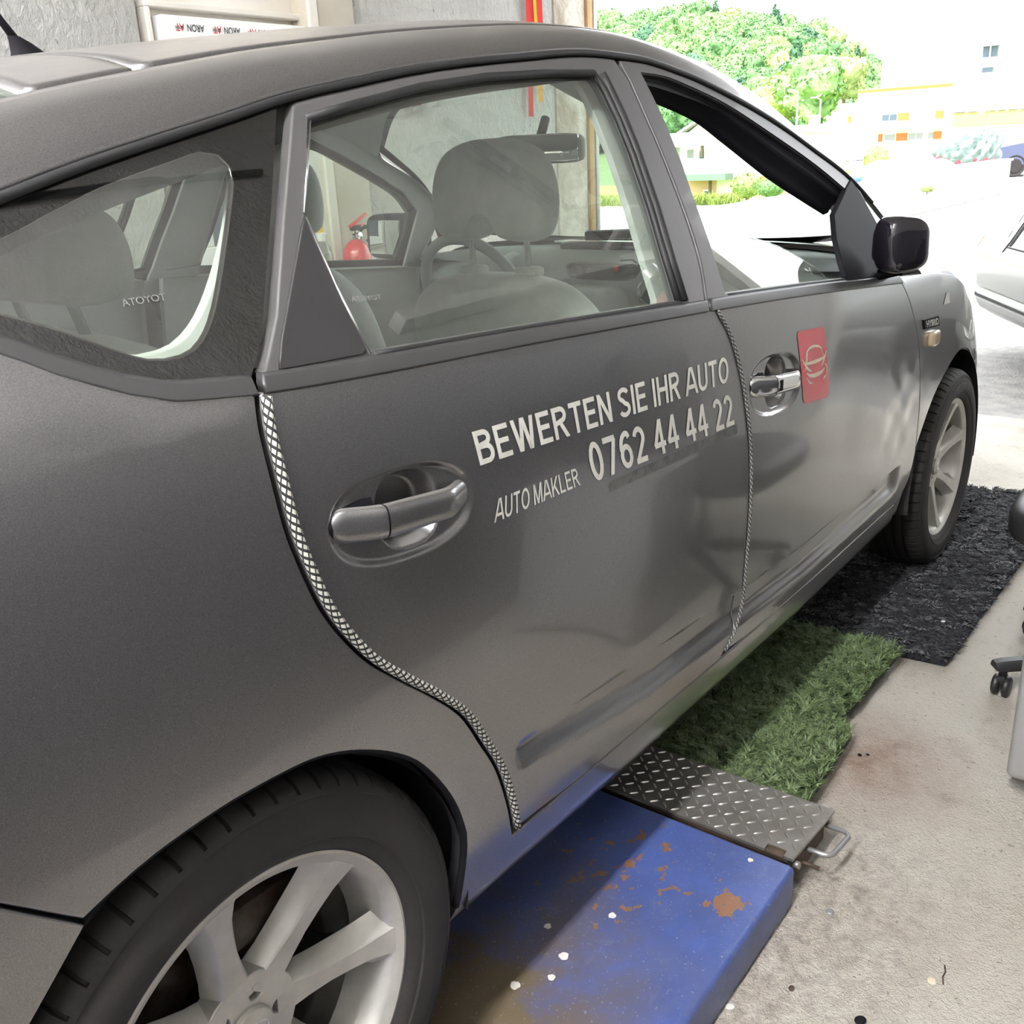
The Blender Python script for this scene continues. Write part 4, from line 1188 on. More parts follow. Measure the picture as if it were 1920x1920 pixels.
# red sticker with an outlined car front
RQ = [(1.386,.774),(1.533,.760),(1.500,.912),(1.354,.921)]
def rrect(n=6, r=.12, ax=1.0):
    out = []
    for cx, cy, a0 in ((1-r, r*.5, -90), (1-r, 1-r*.5, 0), (r, 1-r*.5, 90), (r, r*.5, 180)):
        for i in range(n + 1):
            a = math.radians(a0 + 90 * i / n); out.append((cx + r*math.cos(a), cy + r*.5*math.sin(a)))
    return out
rr = resample(rrect(), .04)
gp = [(x, y) for x in np.linspace(.08, .92, 14) for y in np.linspace(.05, .95, 20)]
vo, eo, fo, *_ = geometry.delaunay_2d_cdt([Vector(p) for p in rr] + [Vector(p) for p in gp], [(i, (i+1) % len(rr)) for i in range(len(rr))], [], 1, 1e-5)
decal_quad('red_sticker', np.array([v[:] for v in vo]), [tuple(f) for f in fo], RQ, 'red_vinyl', fdoor[-1], .0009)
def stroke(pts, w):
    P = smooth_line(pts, .015); k = len(P); ww = w * (.35 + .65 * np.sin(np.linspace(.15, math.pi - .15, k)))
    return ribbon2d(P, ww)
strokes = [([(.16,.50),(.22,.66),(.32,.735),(.52,.765),(.74,.735),(.82,.66),(.88,.53)], .035), ([(.10,.555),(.30,.545),(.55,.555),(.78,.575),(.93,.60)], .05),
           ([(.27,.70),(.23,.60),(.17,.50),(.14,.45)], .035), ([(.06,.62),(.14,.55),(.24,.47),(.36,.43)], .045), ([(.98,.67),(.90,.60),(.82,.53),(.74,.47)], .045),
           ([(.18,.42),(.30,.375),(.50,.365),(.72,.39),(.86,.44)], .06), ([(.16,.36),(.24,.29),(.36,.26)], .03), ([(.92,.38),(.88,.33),(.76,.285)], .03), ([(.88,.50),(.95,.44),(.90,.37)], .03)]
allV, allF = [], []
for pts, w in strokes:
    V, F = stroke(pts, w); b = sum(map(len, allV)); allV.append(V); allF += [tuple(b + i for i in f) for f in F]
decal_quad('car_outline_print', np.concatenate(allV), allF, RQ, 'cream_vinyl', fdoor[-1], .0014)
# badge, side lamp and chipped spot on the front wing
FE = [o for o in CAR.children if o.name.startswith('front_fender')][0]
badge = [(2.240,.806),(2.385,.797),(2.372,.825),(2.226,.832)]
q = np.array(badge); V = []
for off in (-.001, .004):
    for x, z in q: V.append((x, -(float(S(np.array(x), np.array(z))) + off), z))
meshobj('badge_plate', V, [(3,2,1,0),(4,5,6,7),(0,1,5,4),(1,2,6,5),(2,3,7,6),(3,0,4,7)], 'black', FE, smooth=False)
uv, F, a = text_geo('HYBRID', .03, 6, 1); decal_quad('badge_lettering', uv, F, [(2.255,.8095),(2.374,.8015),(2.363,.8205),(2.243,.8275)], 'white_vinyl', FE, .0048)
superell('side_lamp', (2.330, -(float(S(np.array(2.33), np.array(.770))) + .004), .770), (.075, .022, .042), 'amber', FE, .45, .45)
q = np.array([(2.43,.848),(2.50,.845),(2.49,.872),(2.46,.878)]); V = [(x, -(float(S(np.array(x), np.array(z))) + .0012), z) for x, z in q]
meshobj('torn_sticker', V, [(0,1,2,3)], 'white_vinyl', FE, smooth=False)
# exterior mirrors: the near one is folded back against the door
def mirror(s, folded):
    p = empty('side_mirror', (0, 0, 0), parent=CAR)
    if folded:
        c = (1.850, s * .883, 1.050); a = math.radians(-33) * -s
        def shp(V):
            V = V.copy(); V[:, 2] *= (1.0 - .22 * np.clip(V[:, 0] / .07, -1, 1) * .5); V[:, 0] += .10 * V[:, 2] * 0; V[:, 0] += np.where(V[:, 2] < 0, -.12 * V[:, 2], 0); return V
        superell('mirror_housing', c, (.118, .082, .122), 'piano', p, .55, .62, (0, 0, a), fn=shp)
        superell('mirror_glass', (c[0] + .01, s * (.883 - .030), 1.05), (.080, .022, .08), 'mirror', p, .4, .4, (0, 0, a))
        V = [(1.86, s*.825, .965),(1.96, s*.825, .965),(1.95, s*.905, .985),(1.84, s*.90, .985),(1.85, s*.825, .990),(1.95, s*.825, .990),(1.94, s*.900, 1.005),(1.84, s*.895, 1.005)]
        bm = bmesh.new(); vs = [bm.verts.new(v) for v in V]
        for f in ((0,1,2,3),(4,5,6,7),(0,1,5,4),(1,2,6,5),(2,3,7,6),(3,0,4,7)): bm.faces.new([vs[i] for i in f])
        bmesh.ops.recalc_face_normals(bm, faces=bm.faces); bmesh.ops.bevel(bm, geom=bm.edges[:], offset=.008, segments=2, affect='EDGES'); bmobj('mirror_foot', bm, 'black', p)
    else:
        c = (2.14, s * .935, 1.035)
        superell('mirror_housing', c, (.13, .25, .155), 'black', p, .4, .4, (0, 0, math.radians(-8) * s))
        bm = bmesh.new(); add_box(bm, (c[0] - .068, c[1] + s * .004, c[2]), (.006, .185, .115), .002, 2, Matrix.Rotation(math.radians(-12) * s, 4, 'Z')); bmobj('mirror_glass', bm, 'mirror', p)
        tube('mirror_foot', [(2.06, s*.81, .985), (2.09, s*.84, 1.00), (2.125, s*.88, 1.02)], .028, 'black', p)
mirror(-1, True); mirror(1, False)
# maker's stamp etched into two panes, reading from inside
def stamp(quad, parent, nm='etched_stamp'):
    uv, F, a = text_geo('TOYOTA', .01, 3, 0); uv = uv * (-1, 1) + (1, 0); q = np.array(quad, float); u, v = uv[:, :1], uv[:, 1:]
    p = q[0]*(1-u)*(1-v) + q[1]*u*(1-v) + q[2]*u*v + q[3]*(1-u)*v
    meshobj(nm, np.stack([p[:, 0], -(S0(p[:, 0], p[:, 1]) - .003), p[:, 1]], 1), F, 'etch', parent, smooth=False)
M['etch'] = mat('etched_mark', (0.16, 0.16, 0.15), 0.8)
stamp([(.004,1.122),(.048,1.123),(.049,1.129),(.004,1.128)], CAR)
stamp([(.262,1.098),(.306,1.096),(.306,1.101),(.262,1.103)], rdoor[-1])

# ------------------------------------------------------------------ cabin
def trims(s):
    hq = [(x + .030 * float(sstep(.0, .16, x)), z) for x, z in frit_in()]
    o1 = belt(-.20, .30, .0)[0:] + [(.36,1.285)] + dripl(.33, -.16, -.005)
    hr = RW_IN + (shift(RW_FR, .115) if s > 0 else RW_FR) + belt(.90 if s < 0 else 1.03, .26, -.01) + [(.247,1.188)]
    hf = [(1.12,1.40),(1.266,1.385),(1.425,1.353),(1.59,1.300),(1.778,1.234),(1.90,1.175),(1.93,.95)] + belt(1.90, 1.08, -.02)
    if s > 0: hf = [(1.225,1.395),(1.266,1.385),(1.425,1.353),(1.59,1.300),(1.778,1.234),(1.90,1.185),(1.99,1.125),(2.0,.95)] + belt(1.98, 1.18, -.02)
    outer = belt(-.24, 2.06, -.05) + dripl(2.10, -.22, .0)
    panel('pillar_trim', outer, 'trim', CAR, side=s, off=-.042, depth=.012, surf=S0, holes=[hq, hr, hf], step=.05)
    # door linings
    for d, xa, xb in ((rdoor[s], .16, 1.0), (fdoor[s], 1.06, 2.05)):
        poly = belt(xb, xa, -.006)[::-1] + [(xb, .34), (xa + (.25 if xa < .5 else 0), .34)]
        poly = [(xa + (.25 if xa < .5 else 0), .34), (xb, .34)] + belt(xb, xa, -.006)
        panel('door_lining', poly, 'trim', d, side=s, off=-.055, depth=.02, surf=S0, step=.08)
        rows = [onS(belt(xa, xb, -.006), -.004, s), onS(belt(xa, xb, -.001), -.03, s), onS(belt(xa, xb, -.006), -.056, s)]
        grid('window_sill_trim', np.array(rows), 'trim', d)
        bm = bmesh.new(); xh = xb - .50 if xa > .5 else xb - .35
        add_box(bm, (xh, s * .79, .86), (.13, .012, .045), .006, 2); bmobj('pull_recess', bm, 'dark', d)
        tube('inner_handle', [(xh - .05, s*.775, .868), (xh, s*.765, .866), (xh + .045, s*.775, .872)], .007, 'chrome', d, 8)
both(trims)
box('cabin_floor', (-.75, -.74, .25), (2.2, .74, .30), 'dark', CAR)
grid('load_floor', np.array([[(-.80, -.70, .72), (-.80, .70, .72)], [(.05, -.70, .72), (.05, .70, .72)]]), 'dark', CAR)

def closed_curve(pts, k=4):
    P = np.array(pts, float); out = []; n = len(P)
    for i in range(n):
        p0, p1, p2, p3 = P[i-1], P[i], P[(i+1) % n], P[(i+2) % n]
        for j in range(k):
            t = j / k; out.append(tuple(.5 * ((2*p1) + (p2-p0)*t + (2*p0-5*p1+4*p2-p3)*t*t + (-p0+3*p1-3*p2+p3)*t**3)))
    return out
def headrest_poly(w, h, notch=True):
    """outline in (y, z) about the middle of its foot"""
    a = [(-w*.47, h*.12), (-w*.50, h*.36), (-w*.47, h*.64), (-w*.37, h*.87), (-w*.19, h*.98), (0, h), (w*.19, h*.98), (w*.37, h*.87), (w*.47, h*.64), (w*.50, h*.36), (w*.47, h*.12), (w*.40, h*.02), (w*.28, 0)]
    if notch: a += [(w*.17, h*.03), (w*.13, h*.14), (w*.07, h*.23), (0, h*.255), (-w*.07, h*.23), (-w*.13, h*.14), (-w*.17, h*.03)]
    a += [(-w*.28, 0), (-w*.40, h*.02)]
    return closed_curve(a)
def cushion_geo(poly, d, shrink=.16, n=9):
    """rounded pad: the outline drawn in slightly towards both faces"""
    P = np.array(poly); c = (P.max(0) + P.min(0)) / 2; rows = []
    for t in np.linspace(-1, 1, n):
        tt = math.sin(t * math.pi / 2); k = 1 - shrink * (1 - math.sqrt(max(0, 1 - tt ** 2 * .999)))
        q = c + (P - c) * k; rows.append(np.stack([np.full(len(q), tt * d / 2), q[:, 0], q[:, 1]], 1))
    return rows
def cushion(name, poly, d, m, parent, org=(0, 0, 0), shrink=.16, bend=None):
    rows = cushion_geo(poly, d, shrink); V = np.concatenate(rows); k = len(poly); n = len(rows)
    if bend is not None: V = bend(V)
    V = V + np.array(org)
    F = [(i*k + j, i*k + (j+1) % k, (i+1)*k + (j+1) % k, (i+1)*k + j) for i in range(n-1) for j in range(k)]
    # faces: strips between the outline and its mirror keep the notch clean
    tri = geometry.tessellate_polygon([[Vector((p[0], p[1], 0)) for p in poly]])
    for base, rev in ((0, True), ((n-1)*k, False)):
        for t in tri: F.append(tuple(base + i for i in (t[::-1] if rev else t)))
    bm = bmesh.new(); vs = [bm.verts.new(tuple(map(float, v))) for v in V]
    for f in F:
        try: bm.faces.new([vs[i] for i in f])
        except ValueError: pass
    return bmobj(name, bm, m, parent, True, 50)
def head_rest(parent, x, y, z, w, h, d, m, notch=True, lean=.0, name='headrest'):
    return cushion(name, headrest_poly(w, h, notch), d, m, parent, (x, y, z), .14)
def front_seat(x, y):
    p = empty('front_seat', (x, y, .55), parent=CAR)
    # outline of the backrest seen from behind
    w, h = .50, .55
    a = [(-.19,.0),(-.215,.2),(-.222,.38),(-.203,.475),(-.148,.528),(-.075,.545),(0,.548),(.075,.545),(.148,.528),(.203,.475),(.222,.38),(.215,.2),(.19,.0)]
    def bend(V): V = V.copy(); V[:, 0] += (.50 - V[:, 2]) * np.where(V[:, 2] < .5, .36, .22) - .01; return V
    cushion('backrest', closed_curve(a), .13, 'seat', p, (0, 0, -.052), .10, bend)
    bm = bmesh.new(); add_box(bm, (.44, 0, -.08), (.52, .50, .16), .06, 4); bmobj('seat_cushion', bm, 'seat', p, True, 70)
    bm = bmesh.new(); add_box(bm, (.44, 0, -.20), (.40, .40, .10), .01, 2); bmobj('seat_base', bm, 'black', p)
    for q in (-.068, .068):
        tube('headrest_post', [(-.004, q, .47), (-.012, q, .57), (-.016, q, .63)], .0065, 'chrome', p, 10)
        superell('post_guide', (-.004, q, .497), (.045, .052, .020), 'trim', p, .5, .6, n=14)
    head_rest(p, -.018, 0, .553, .258, .186, .10, 'seat')
    return p
front_seat(1.075, -.357); front_seat(1.145, .365)
rs = empty('rear_seat', (.10, 0, .55), parent=CAR)
def _bend(V): V = V.copy(); V[:, 0] += (.46 - V[:, 2]) * .40 + .03; return V
cushion('backrest', closed_curve([(-.64,.0),(-.66,.3),(-.63,.46),(-.55,.505),(-.25,.515),(0,.50),(.25,.515),(.55,.505),(.63,.46),(.66,.3),(.64,.0)]), .12, 'seat', rs, (0, 0, 0), .05, _bend)
bm = bmesh.new(); add_box(bm, (.45, 0, -.07), (.52, 1.24, .16), .06, 4); bmobj('seat_cushion', bm, 'seat', rs, True, 70)
for y in (-.40, .40):
    for q in (-.065, .065): tube('headrest_post', [(.045, y + q, .47), (.020, y + q, .56), (.008, y + q, .63)], .0065, 'chrome', rs, 10)
    head_rest(rs, .035, y, .545, .26, .115, .09, 'seat', False)
# dashboard
D = empty('dashboard', (0, 0, 0), parent=CAR)
rows = []
for x, z in ((2.52,.985),(2.40,1.000),(2.25,1.008),(2.10,1.003),(2.03,.985),(2.00,.955),(1.99,.90),(2.02,.86),(2.00,.80),(2.02,.70),(2.06,.55)):
    ys = np.linspace(-.76, .76, 40); rows.append(np.stack([x - .34 * max(0, (x - 2.0) / .52) * (ys / .76) ** 4 + .10 * (ys / .76) ** 4 * (z < .99), ys, z - .028 * (ys / .76) ** 4], 1))
grid('dash_panel', np.array(rows), 'dash', D)
def disc(nm, c, r, m, parent, tilt=0.0):
    lathe(nm, [(r, .0), (r * .86, -.006), (r * .80, .0), (.001, .004)], m, parent, 28, 'x', c=c)
superell('air_vent', (2.095, -.66, .930), (.03, .13, .055), 'black', D, .5, .5, n=16)
for i in range(4): tube('vent_slat', [(2.081, -.715, .912 + .011 * i), (2.078, -.605, .912 + .011 * i)], .0022, 'dash', D, 6)
lathe('vent_ring', [(.036,.0),(.036,-.010),(.030,-.013),(.026,-.006)], 'chrome', D, 28, 'x', c=(1.995, -.16, .90))
superell('centre_screen', (2.02, 0.0, .935), (.05, .26, .085), 'piano', D, .25, .3, n=16)
superell('centre_display', (2.16, .02, 1.005), (.10, .44, .048), 'piano', D, .4, .4, n=16)
superell('warning_button', (1.988, -.055, .962), (.012, .018, .018), 'lens_red', D, .6, .6, n=10)
superell('centre_console', (1.90, 0, .72), (.22, .24, .40), 'dash', D, .4, .4, n=16)
# steering wheel
sw = empty('steering_wheel', (1.86, .365, .885), (0, math.radians(-24), 0), parent=CAR)
tube('wheel_rim', [(0, .185*math.cos(a), .185*math.sin(a)) for a in np.linspace(0, 2*math.pi, 48, endpoint=False)], .0165, 'dash', sw, 12, closed=True)
superell('wheel_hub', (.03, 0, -.01), (.05, .16, .13), 'dash', sw, .6, .6, n=16)
for a in (10, 170, 250, 290):
    a = math.radians(a); tube('wheel_spoke', [(.035, .05*math.cos(a), .05*math.sin(a)), (.01, .18*math.cos(a), .18*math.sin(a))], [.022, .014], 'dash', sw, 10)
tube('steering_column', [(.05, 0, 0), (.22, 0, -.02)], .045, 'dash', sw, 14)
# interior mirror and sun visors
rm = empty('rear_view_mirror', (1.70, .0, 1.285), (0, 0, math.radians(14)), parent=CAR)
superell('mirror_shell', (0, 0, 0), (.045, .245, .072), 'trim', rm, .35, .35, n=16)
bm = bmesh.new(); add_box(bm, (-.0225, 0, 0), (.003, .230, .062), .004, 2); bmobj('mirror_glass', bm, 'mirror', rm)
tube('mirror_stalk', [(.01, 0, .03), (.03, 0, .05), (.05, 0, .075)], .012, 'black', rm)
superell('dipping_lever', (-.005, 0, -.042), (.018, .022, .028), 'trim', rm, .5, .5, n=10)
for y in (-.36,):
    bm = bmesh.new(); add_box(bm, (1.60, y, 1.405), (.17, .40, .016), .007, 3, Matrix.Rotation(math.radians(14), 4, 'Y')); bmobj('sun_visor', bm, 'trim', CAR)

# ------------------------------------------------------------------ garage shell
YL, YR, XD, XB, ZC = 1.70, -1.95, 4.62, -4.2, 3.78
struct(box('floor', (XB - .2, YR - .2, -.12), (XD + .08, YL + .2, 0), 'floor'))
struct(box('ceiling', (XB - .2, YR - .2, ZC), (XD + .2, YL + .2, ZC + .2), 'ceiling'))
struct(box('wall_right', (XB, YR - .2, 0), (XD + .1, YR, ZC), 'plaster'))
struct(box('wall_back', (XB - .2, YR - .2, 0), (XB, YL + .2, ZC), 'plaster'))
struct(box('added_wall_band', (XB, YR - .01, 0), (2.75, YR + .012, 1.25), 'dark_band', None, .004))  # unseen dark band, added so the car's flank reflects darker low down
wl = struct(box('wall_left', (XB, YL + .05, 0), (XD - .02, YL + .25, ZC), 'white_paint'))
box('plaster_field', (XB, YL - .005, 0), (1.765, YL + .05, ZC), 'plaster', wl, .006)
box('plaster_field', (2.75, YL - .005, 0), (4.25, YL + .05, ZC), 'plaster', wl, .006)
box('stained_field', (4.25, YL - .015, 0), (4.545, YL + .05, ZC), 'plaster_stain', wl, .01)
box('column', (2.50, YL - .05, 0), (2.76, YL + .05, ZC), 'column', wl, .012)
box('column_rib', (2.50, YL - .065, 0), (2.545, YL - .045, ZC), 'white_paint', wl, .006)
tr = struct(box('trim_1', (4.545, YL - .03, 0), (4.60, YL + .25, 2.62), 'wood', None, .004))
wf = struct(box('wall_front', (XD - .05, YR - .2, 2.62), (XD + .15, YL + .25, 5.2), 'plaster'))
box('shading_facade', (XD - .10, YL + .25, -.2), (XD + .15, YL + 7.0, 5.2), 'plaster', wf); box('shading_facade', (XD - .10, YR - 7.0, -.2), (XD + .15, YR - .2, 5.2), 'plaster', wf)  # unseen wings added, and the front wall raised, to shade the yard
struct(box('trim_2', (XD - .04, YR - .02, 0), (XD + .10, YR + .05, 2.62), 'stone'))
# steel guide rail of the door at the left jamb
struct(box('trim_3', (4.602, YL - .035, 0), (4.635, YL + .03, 2.62), 'grey_metal', None, .003))

# window in the left wall: new plastic frame still under its printed protective film
w1 = struct(empty('window_1', (0, 0, 0)))
def ring(name, x0, x1, z0, z1, t, y0, y1, m, parent):
    bm = bmesh.new()
    add_box(bm, ((x0+x1)/2, (y0+y1)/2, z1 - t/2), (x1-x0, y1-y0, t), .004, 1); add_box(bm, ((x0+x1)/2, (y0+y1)/2, z0 + t/2), (x1-x0, y1-y0, t), .004, 1)
    add_box(bm, (x0 + t/2, (y0+y1)/2, (z0+z1)/2), (t, y1-y0, z1-z0-2*t), .004, 1); add_box(bm, (x1 - t/2, (y0+y1)/2, (z0+z1)/2), (t, y1-y0, z1-z0-2*t), .004, 1)
    return bmobj(name, bm, m, parent)
ring('window_reveal', 1.80, 2.545, .93, 1.882, .022, YL - .004, YL + .05, 'white_paint', w1)
fr = ring('window_frame', 1.845, 2.505, .96, 1.836, .085, YL - .028, YL + .05, 'pvc', w1)
ring('gasket', 1.928, 2.422, 1.043, 1.743, .008, YL - .020, YL + .05, 'pvc_grey', w1)
box('pane', (1.935, YL + .01, 1.05), (2.415, YL + .018, 1.736), 'far_glass', w1)
yf = YL - .0295
def film_word(x, z, w, h, vert=False):
    # the film is pasted upside down
    if vert:
        flat_text('film_print', 'ARON', (x, yf, z), (0, 0, -w), (h, 0, 0), 'ink_black', fr, .012); mk = (x + h*.5, z + .03)
        flat_text('film_mark', 'AT', (x, yf, z + .055), (0, 0, -.035), (h, 0, 0), 'ink_red', fr, .012)
    else:
        flat_text('film_print', 'ARON', (x + w, yf, z + h), (-w, 0, 0), (0, 0, -h), 'ink_black', fr, .012)
        flat_text('film_mark', 'AT', (x - .012, yf, z + h), (-.036, 0, 0), (0, 0, -h), 'ink_red', fr, .012)
for x in (1.965, 2.125, 2.285, 2.445): film_word(x - .02, 1.786, .072, .024)
for x in (1.90, 2.06, 2.22, 2.38): flat_text('film_print', 'aron', (x + .030, yf, 1.803), (-.035, 0, 0), (0, 0, -.010), 'ink_black', fr, .012)
for z in (1.70, 1.50, 1.30): film_word(1.866, z, .085, .028, True)

# things along the left wall
ws = tag(empty('wall_shelf', (2.52, YL, .70)), 'board wall shelf behind the car carrying the bottle', 'shelf')
bm = bmesh.new(); add_box(bm, (-.02, -.115, 0), (.50, .19, .03), .004, 1); bmobj('shelf_board', bm, 'bench', ws)
for x in (-.20, .10):
    bm = bmesh.new(); add_box(bm, (x, -.09, -.06), (.02, .14, .09), .003, 1); bmobj('bracket', bm, 'black', ws)
ex = empty('fire_extinguisher', (2.56, YL - .135, .70), label='red fire extinguisher with black hose hanging on the left garage wall', cat='extinguisher')
lathe('cylinder', [(.001,0),(.050,0),(.058,.008),(.060,.02),(.060,.245),(.056,.272),(.044,.295),(.026,.310),(.019,.316),(.001,.317)], 'red', ex, 32)
lathe('neck', [(.018,.314),(.020,.320),(.020,.334),(.012,.340),(.012,.352),(.001,.353)], 'chrome', ex, 20)
bm = bmesh.new(); add_box(bm, (.005, 0, .362), (.05, .022, .022), .004, 2); bmobj('valve', bm, 'black', ex)
bm = bmesh.new(); add_box(bm, (.025, 0, .392), (.115, .018, .010), .003, 2, Matrix.Rotation(math.radians(-24), 4, 'Y')); add_box(bm, (.02, 0, .372), (.07, .016, .008), .003, 2, Matrix.Rotation(math.radians(-6), 4, 'Y')); bmobj('lever', bm, 'red', ex)
lathe('gauge', [(.015, -.022), (.015, -.034), (.001, -.036)], 'chrome', ex, 20, 'y', c=(-.004, 0, .330))
tube('hose', [(.02,-.01,.35),(.05,-.015,.365),(.075,-.015,.345),(.078,-.01,.32),(.070,0,.30)], .008, 'black', ex, 8)
bm = bmesh.new(); add_box(bm, (-.075, .03, .215), (.04, .03, .02), .003, 1); bmobj('wall_clip', bm, 'black', ex)
def label_patch(nm, z0, z1, a0, a1, m, r=.0605):
    a = np.linspace(math.radians(a0), math.radians(a1), 14); G = np.array([[(r*math.cos(t), r*math.sin(t), z) for t in a] for z in (z0, z1)]); grid(nm, G, m, ex)
label_patch('label_band', .188, .196, 215, 330, 'paper'); label_patch('label_band', .140, .146, 215, 330, 'paper')
label_patch('label_mark', .088, .108, 235, 275, 'ink_black'); label_patch('label_mark', .106, .122, 285, 315, 'ink_black')
for k in range(4): label_patch('label_line', .160 + .006 * k, .1625 + .006 * k, 225, 300 + 4 * k, 'paper')
for k in range(3): label_patch('label_line', .045 + .008 * k, .048 + .008 * k, 240, 300 - 6 * k, 'paper')
bo = empty('soap_bottle', (2.40, YL - .10, .715), label='clear squeeze bottle of green soap with yellow cap on the wall shelf', cat='bottle')
lathe('bottle_body', [(.001,0),(.040,0),(.044,.006),(.044,.235),(.040,.262),(.022,.300),(.016,.308),(.016,.312)], 'bottle', bo, 28)
lathe('soap', [(.001,.004),(.041,.004),(.041,.115),(.001,.115)], 'lime', bo, 24)
lathe('label', [(.0446,.06),(.0446,.165)], 'lime', bo, 28)
lathe('collar', [(.018,.308),(.019,.312),(.019,.338),(.010,.342),(.001,.342)], 'white_plastic', bo, 20)
lathe('cap', [(.011,.341),(.013,.350),(.012,.372),(.006,.378),(.001,.378)], 'yellow', bo, 20)
st = empty('ratchet_strap', (4.02, YL - .02, 1.45), label='red and yellow ratchet strap hanging on the wall by the door jamb', cat='strap')
tube('wall_hook', [(.0, .02, .95), (.0, -.02, .95), (0, -.03, .97)], .006, 'grey_metal', st, 8)
for i, (dx, m, l0) in enumerate(((-.035, 'strap_red', .05), (0, 'strap_red', .22), (.03, 'strap_yellow', .12), (.058, 'strap_red', .36))):
    P = np.array([(dx + .012 * math.sin(3 * t + i), -.012 - .006 * i, l0 + (.95 - l0) * t) for t in np.linspace(0, 1, 16)])
    G = np.stack([P + (-.018, 0, 0), P + (.018, -.006, 0)], 1); grid('webbing', G, m, st)
bx = empty('alarm_box', (3.06, YL - .005, 1.60), label='small red box fixed to the wall behind the car', cat='box')
bm = bmesh.new(); add_box(bm, (0, -.035, 0), (.11, .06, .11), .008, 2); bmobj('housing', bm, 'red', bx)
bm = bmesh.new(); add_box(bm, (0, -.067, -.015), (.06, .006, .03), .002, 1); bmobj('front_plate', bm, 'paper', bx)

# things on the right wall (seen mirrored in the side glass)
for i, (x, z0, lab) in enumerate(((3.76, 2.45, 'longer grey conduit pipe running up the right wall to the ceiling'), (3.60, 2.60, 'shorter grey conduit pipe beside the longer one on the right wall'))):
    p = empty('conduit_pipe', (x, YR + .028, z0), label=lab, cat='pipe', group='conduits on the right wall')
    tube('pipe', [(0, 0, 0), (0, 0, (ZC - z0 - .02) if i == 0 else .95)], .020 if i else .026, 'conduit', p, 12)
    for z in (.15, .7): bm = bmesh.new(); add_box(bm, (0, -.010, z), (.055, .03, .022), .003, 1); bmobj('pipe_clip', bm, 'grey_metal', p)
jb = empty('switch_box', (3.685, YR, 3.22), label='small grey junction box on the conduit of the right wall', cat='box')
bm = bmesh.new(); add_box(bm, (0, .035, 0), (.07, .06, .16), .008, 2); bmobj('housing', bm, 'grey_metal', jb)
bm = bmesh.new(); add_box(bm, (0, .067, .02), (.03, .008, .05), .002, 1); bmobj('switch', bm, 'black', jb)
cb = empty('wall_cable', (1.2, YR + .02, 3.38), label='black cable sagging along the right wall near the ceiling', cat='cable')
P = [(t, 0, .05 * math.sin(t * 2.2) - .03 * t) for t in np.linspace(-2.4, 1.0, 40)]
tube('cable', P, .016, 'black', cb, 8)
tk = empty('cable_trunking', (3.2, YR, 2.245), label='long pale cable trunking across the right wall', cat='trunking')
bm = bmesh.new(); add_box(bm, (0, .035, 0), (2.5, .07, .065), .006, 2); bmobj('channel', bm, 'pipe', tk)
bm = bmesh.new(); add_box(bm, (.75, .04, 0), (.8, .082, .075), .006, 2); bmobj('cover', bm, 'white_plastic', tk)
sh = empty('grey_shelf', (4.10, YR, 2.42), label='pale shelf board high on the right wall near the door', cat='shelf')
bm = bmesh.new(); add_box(bm, (0, .14, 0), (.86, .28, .03), .004, 2); bmobj('shelf_board', bm, 'white_plastic', sh)
for x in (-.3, .3): bm = bmesh.new(); add_box(bm, (x, .09, -.06), (.02, .16, .09), .003, 1); bmobj('bracket', bm, 'grey_metal', sh)
gb = empty('grey_case', (4.02, YR + .15, 2.435), label='dark grey case standing on the pale wall shelf', cat='case')
bm = bmesh.new(); add_box(bm, (0, 0, .16), (.46, .22, .32), .015, 3); bmobj('case_body', bm, 'grey_metal', gb)
bm = bmesh.new(); add_box(bm, (0, .113, .22), (.10, .012, .04), .003, 2); bmobj('latch', bm, 'black', gb)
rd = empty('hose_cabinet', (3.66, YR, 1.86), label='small red and black wall cabinet below the cable trunking', cat='cabinet')
bm = bmesh.new(); add_box(bm, (0, .05, 0), (.34, .10, .22), .01, 2); bmobj('cabinet_body', bm, 'red', rd)
bm = bmesh.new(); add_box(bm, (0, .055, .14), (.36, .11, .07), .008, 2); bmobj('cabinet_lid', bm, 'black', rd)
hl_ = empty('hanging_lamp', (3.40, YR + .16, 2.03), label='small chrome work lamp hanging on a wire by the trunking', cat='lamp')
lathe('lamp_shade', [(.055,-.03),(.055,.02),(.03,.035),(.008,.04),(.001,.04)], 'chrome', hl_, 24)
tube('wire', [(0, 0, .038), (.01, .0, .12), (.0, -.04, .17)], .004, 'black', hl_, 6)
# unseen ceiling lamps added to brighten the car's flank, walls and floor
for i, (x, y) in enumerate(((-.9, -1.25), (-2.1, -1.25), (-3.2, -1.25), (-2.0, .9), (-3.3, .9))):
    L = empty('added_ceiling_light', (x, y, ZC), label=('added unseen ceiling tube lamp nearest the car on the right side', 'added unseen middle ceiling tube lamp of the right row', 'added unseen rearmost ceiling tube lamp of the right row', 'added unseen ceiling tube lamp nearest the car on the left side', 'added unseen rearmost ceiling tube lamp on the left side')[i], cat='lamp', group='added ceiling fill lamps')
    bm = bmesh.new(); add_box(bm, (0, 0, -.03), (.95, .16, .055), .006, 2); bmobj('fill_lamp_housing', bm, 'white_plastic', L)
    for q in (-.045, .045): tube('fill_lamp_tube', [(-.45, q, -.075), (.45, q, -.075)], .018, 'fill_tube', L, 12)

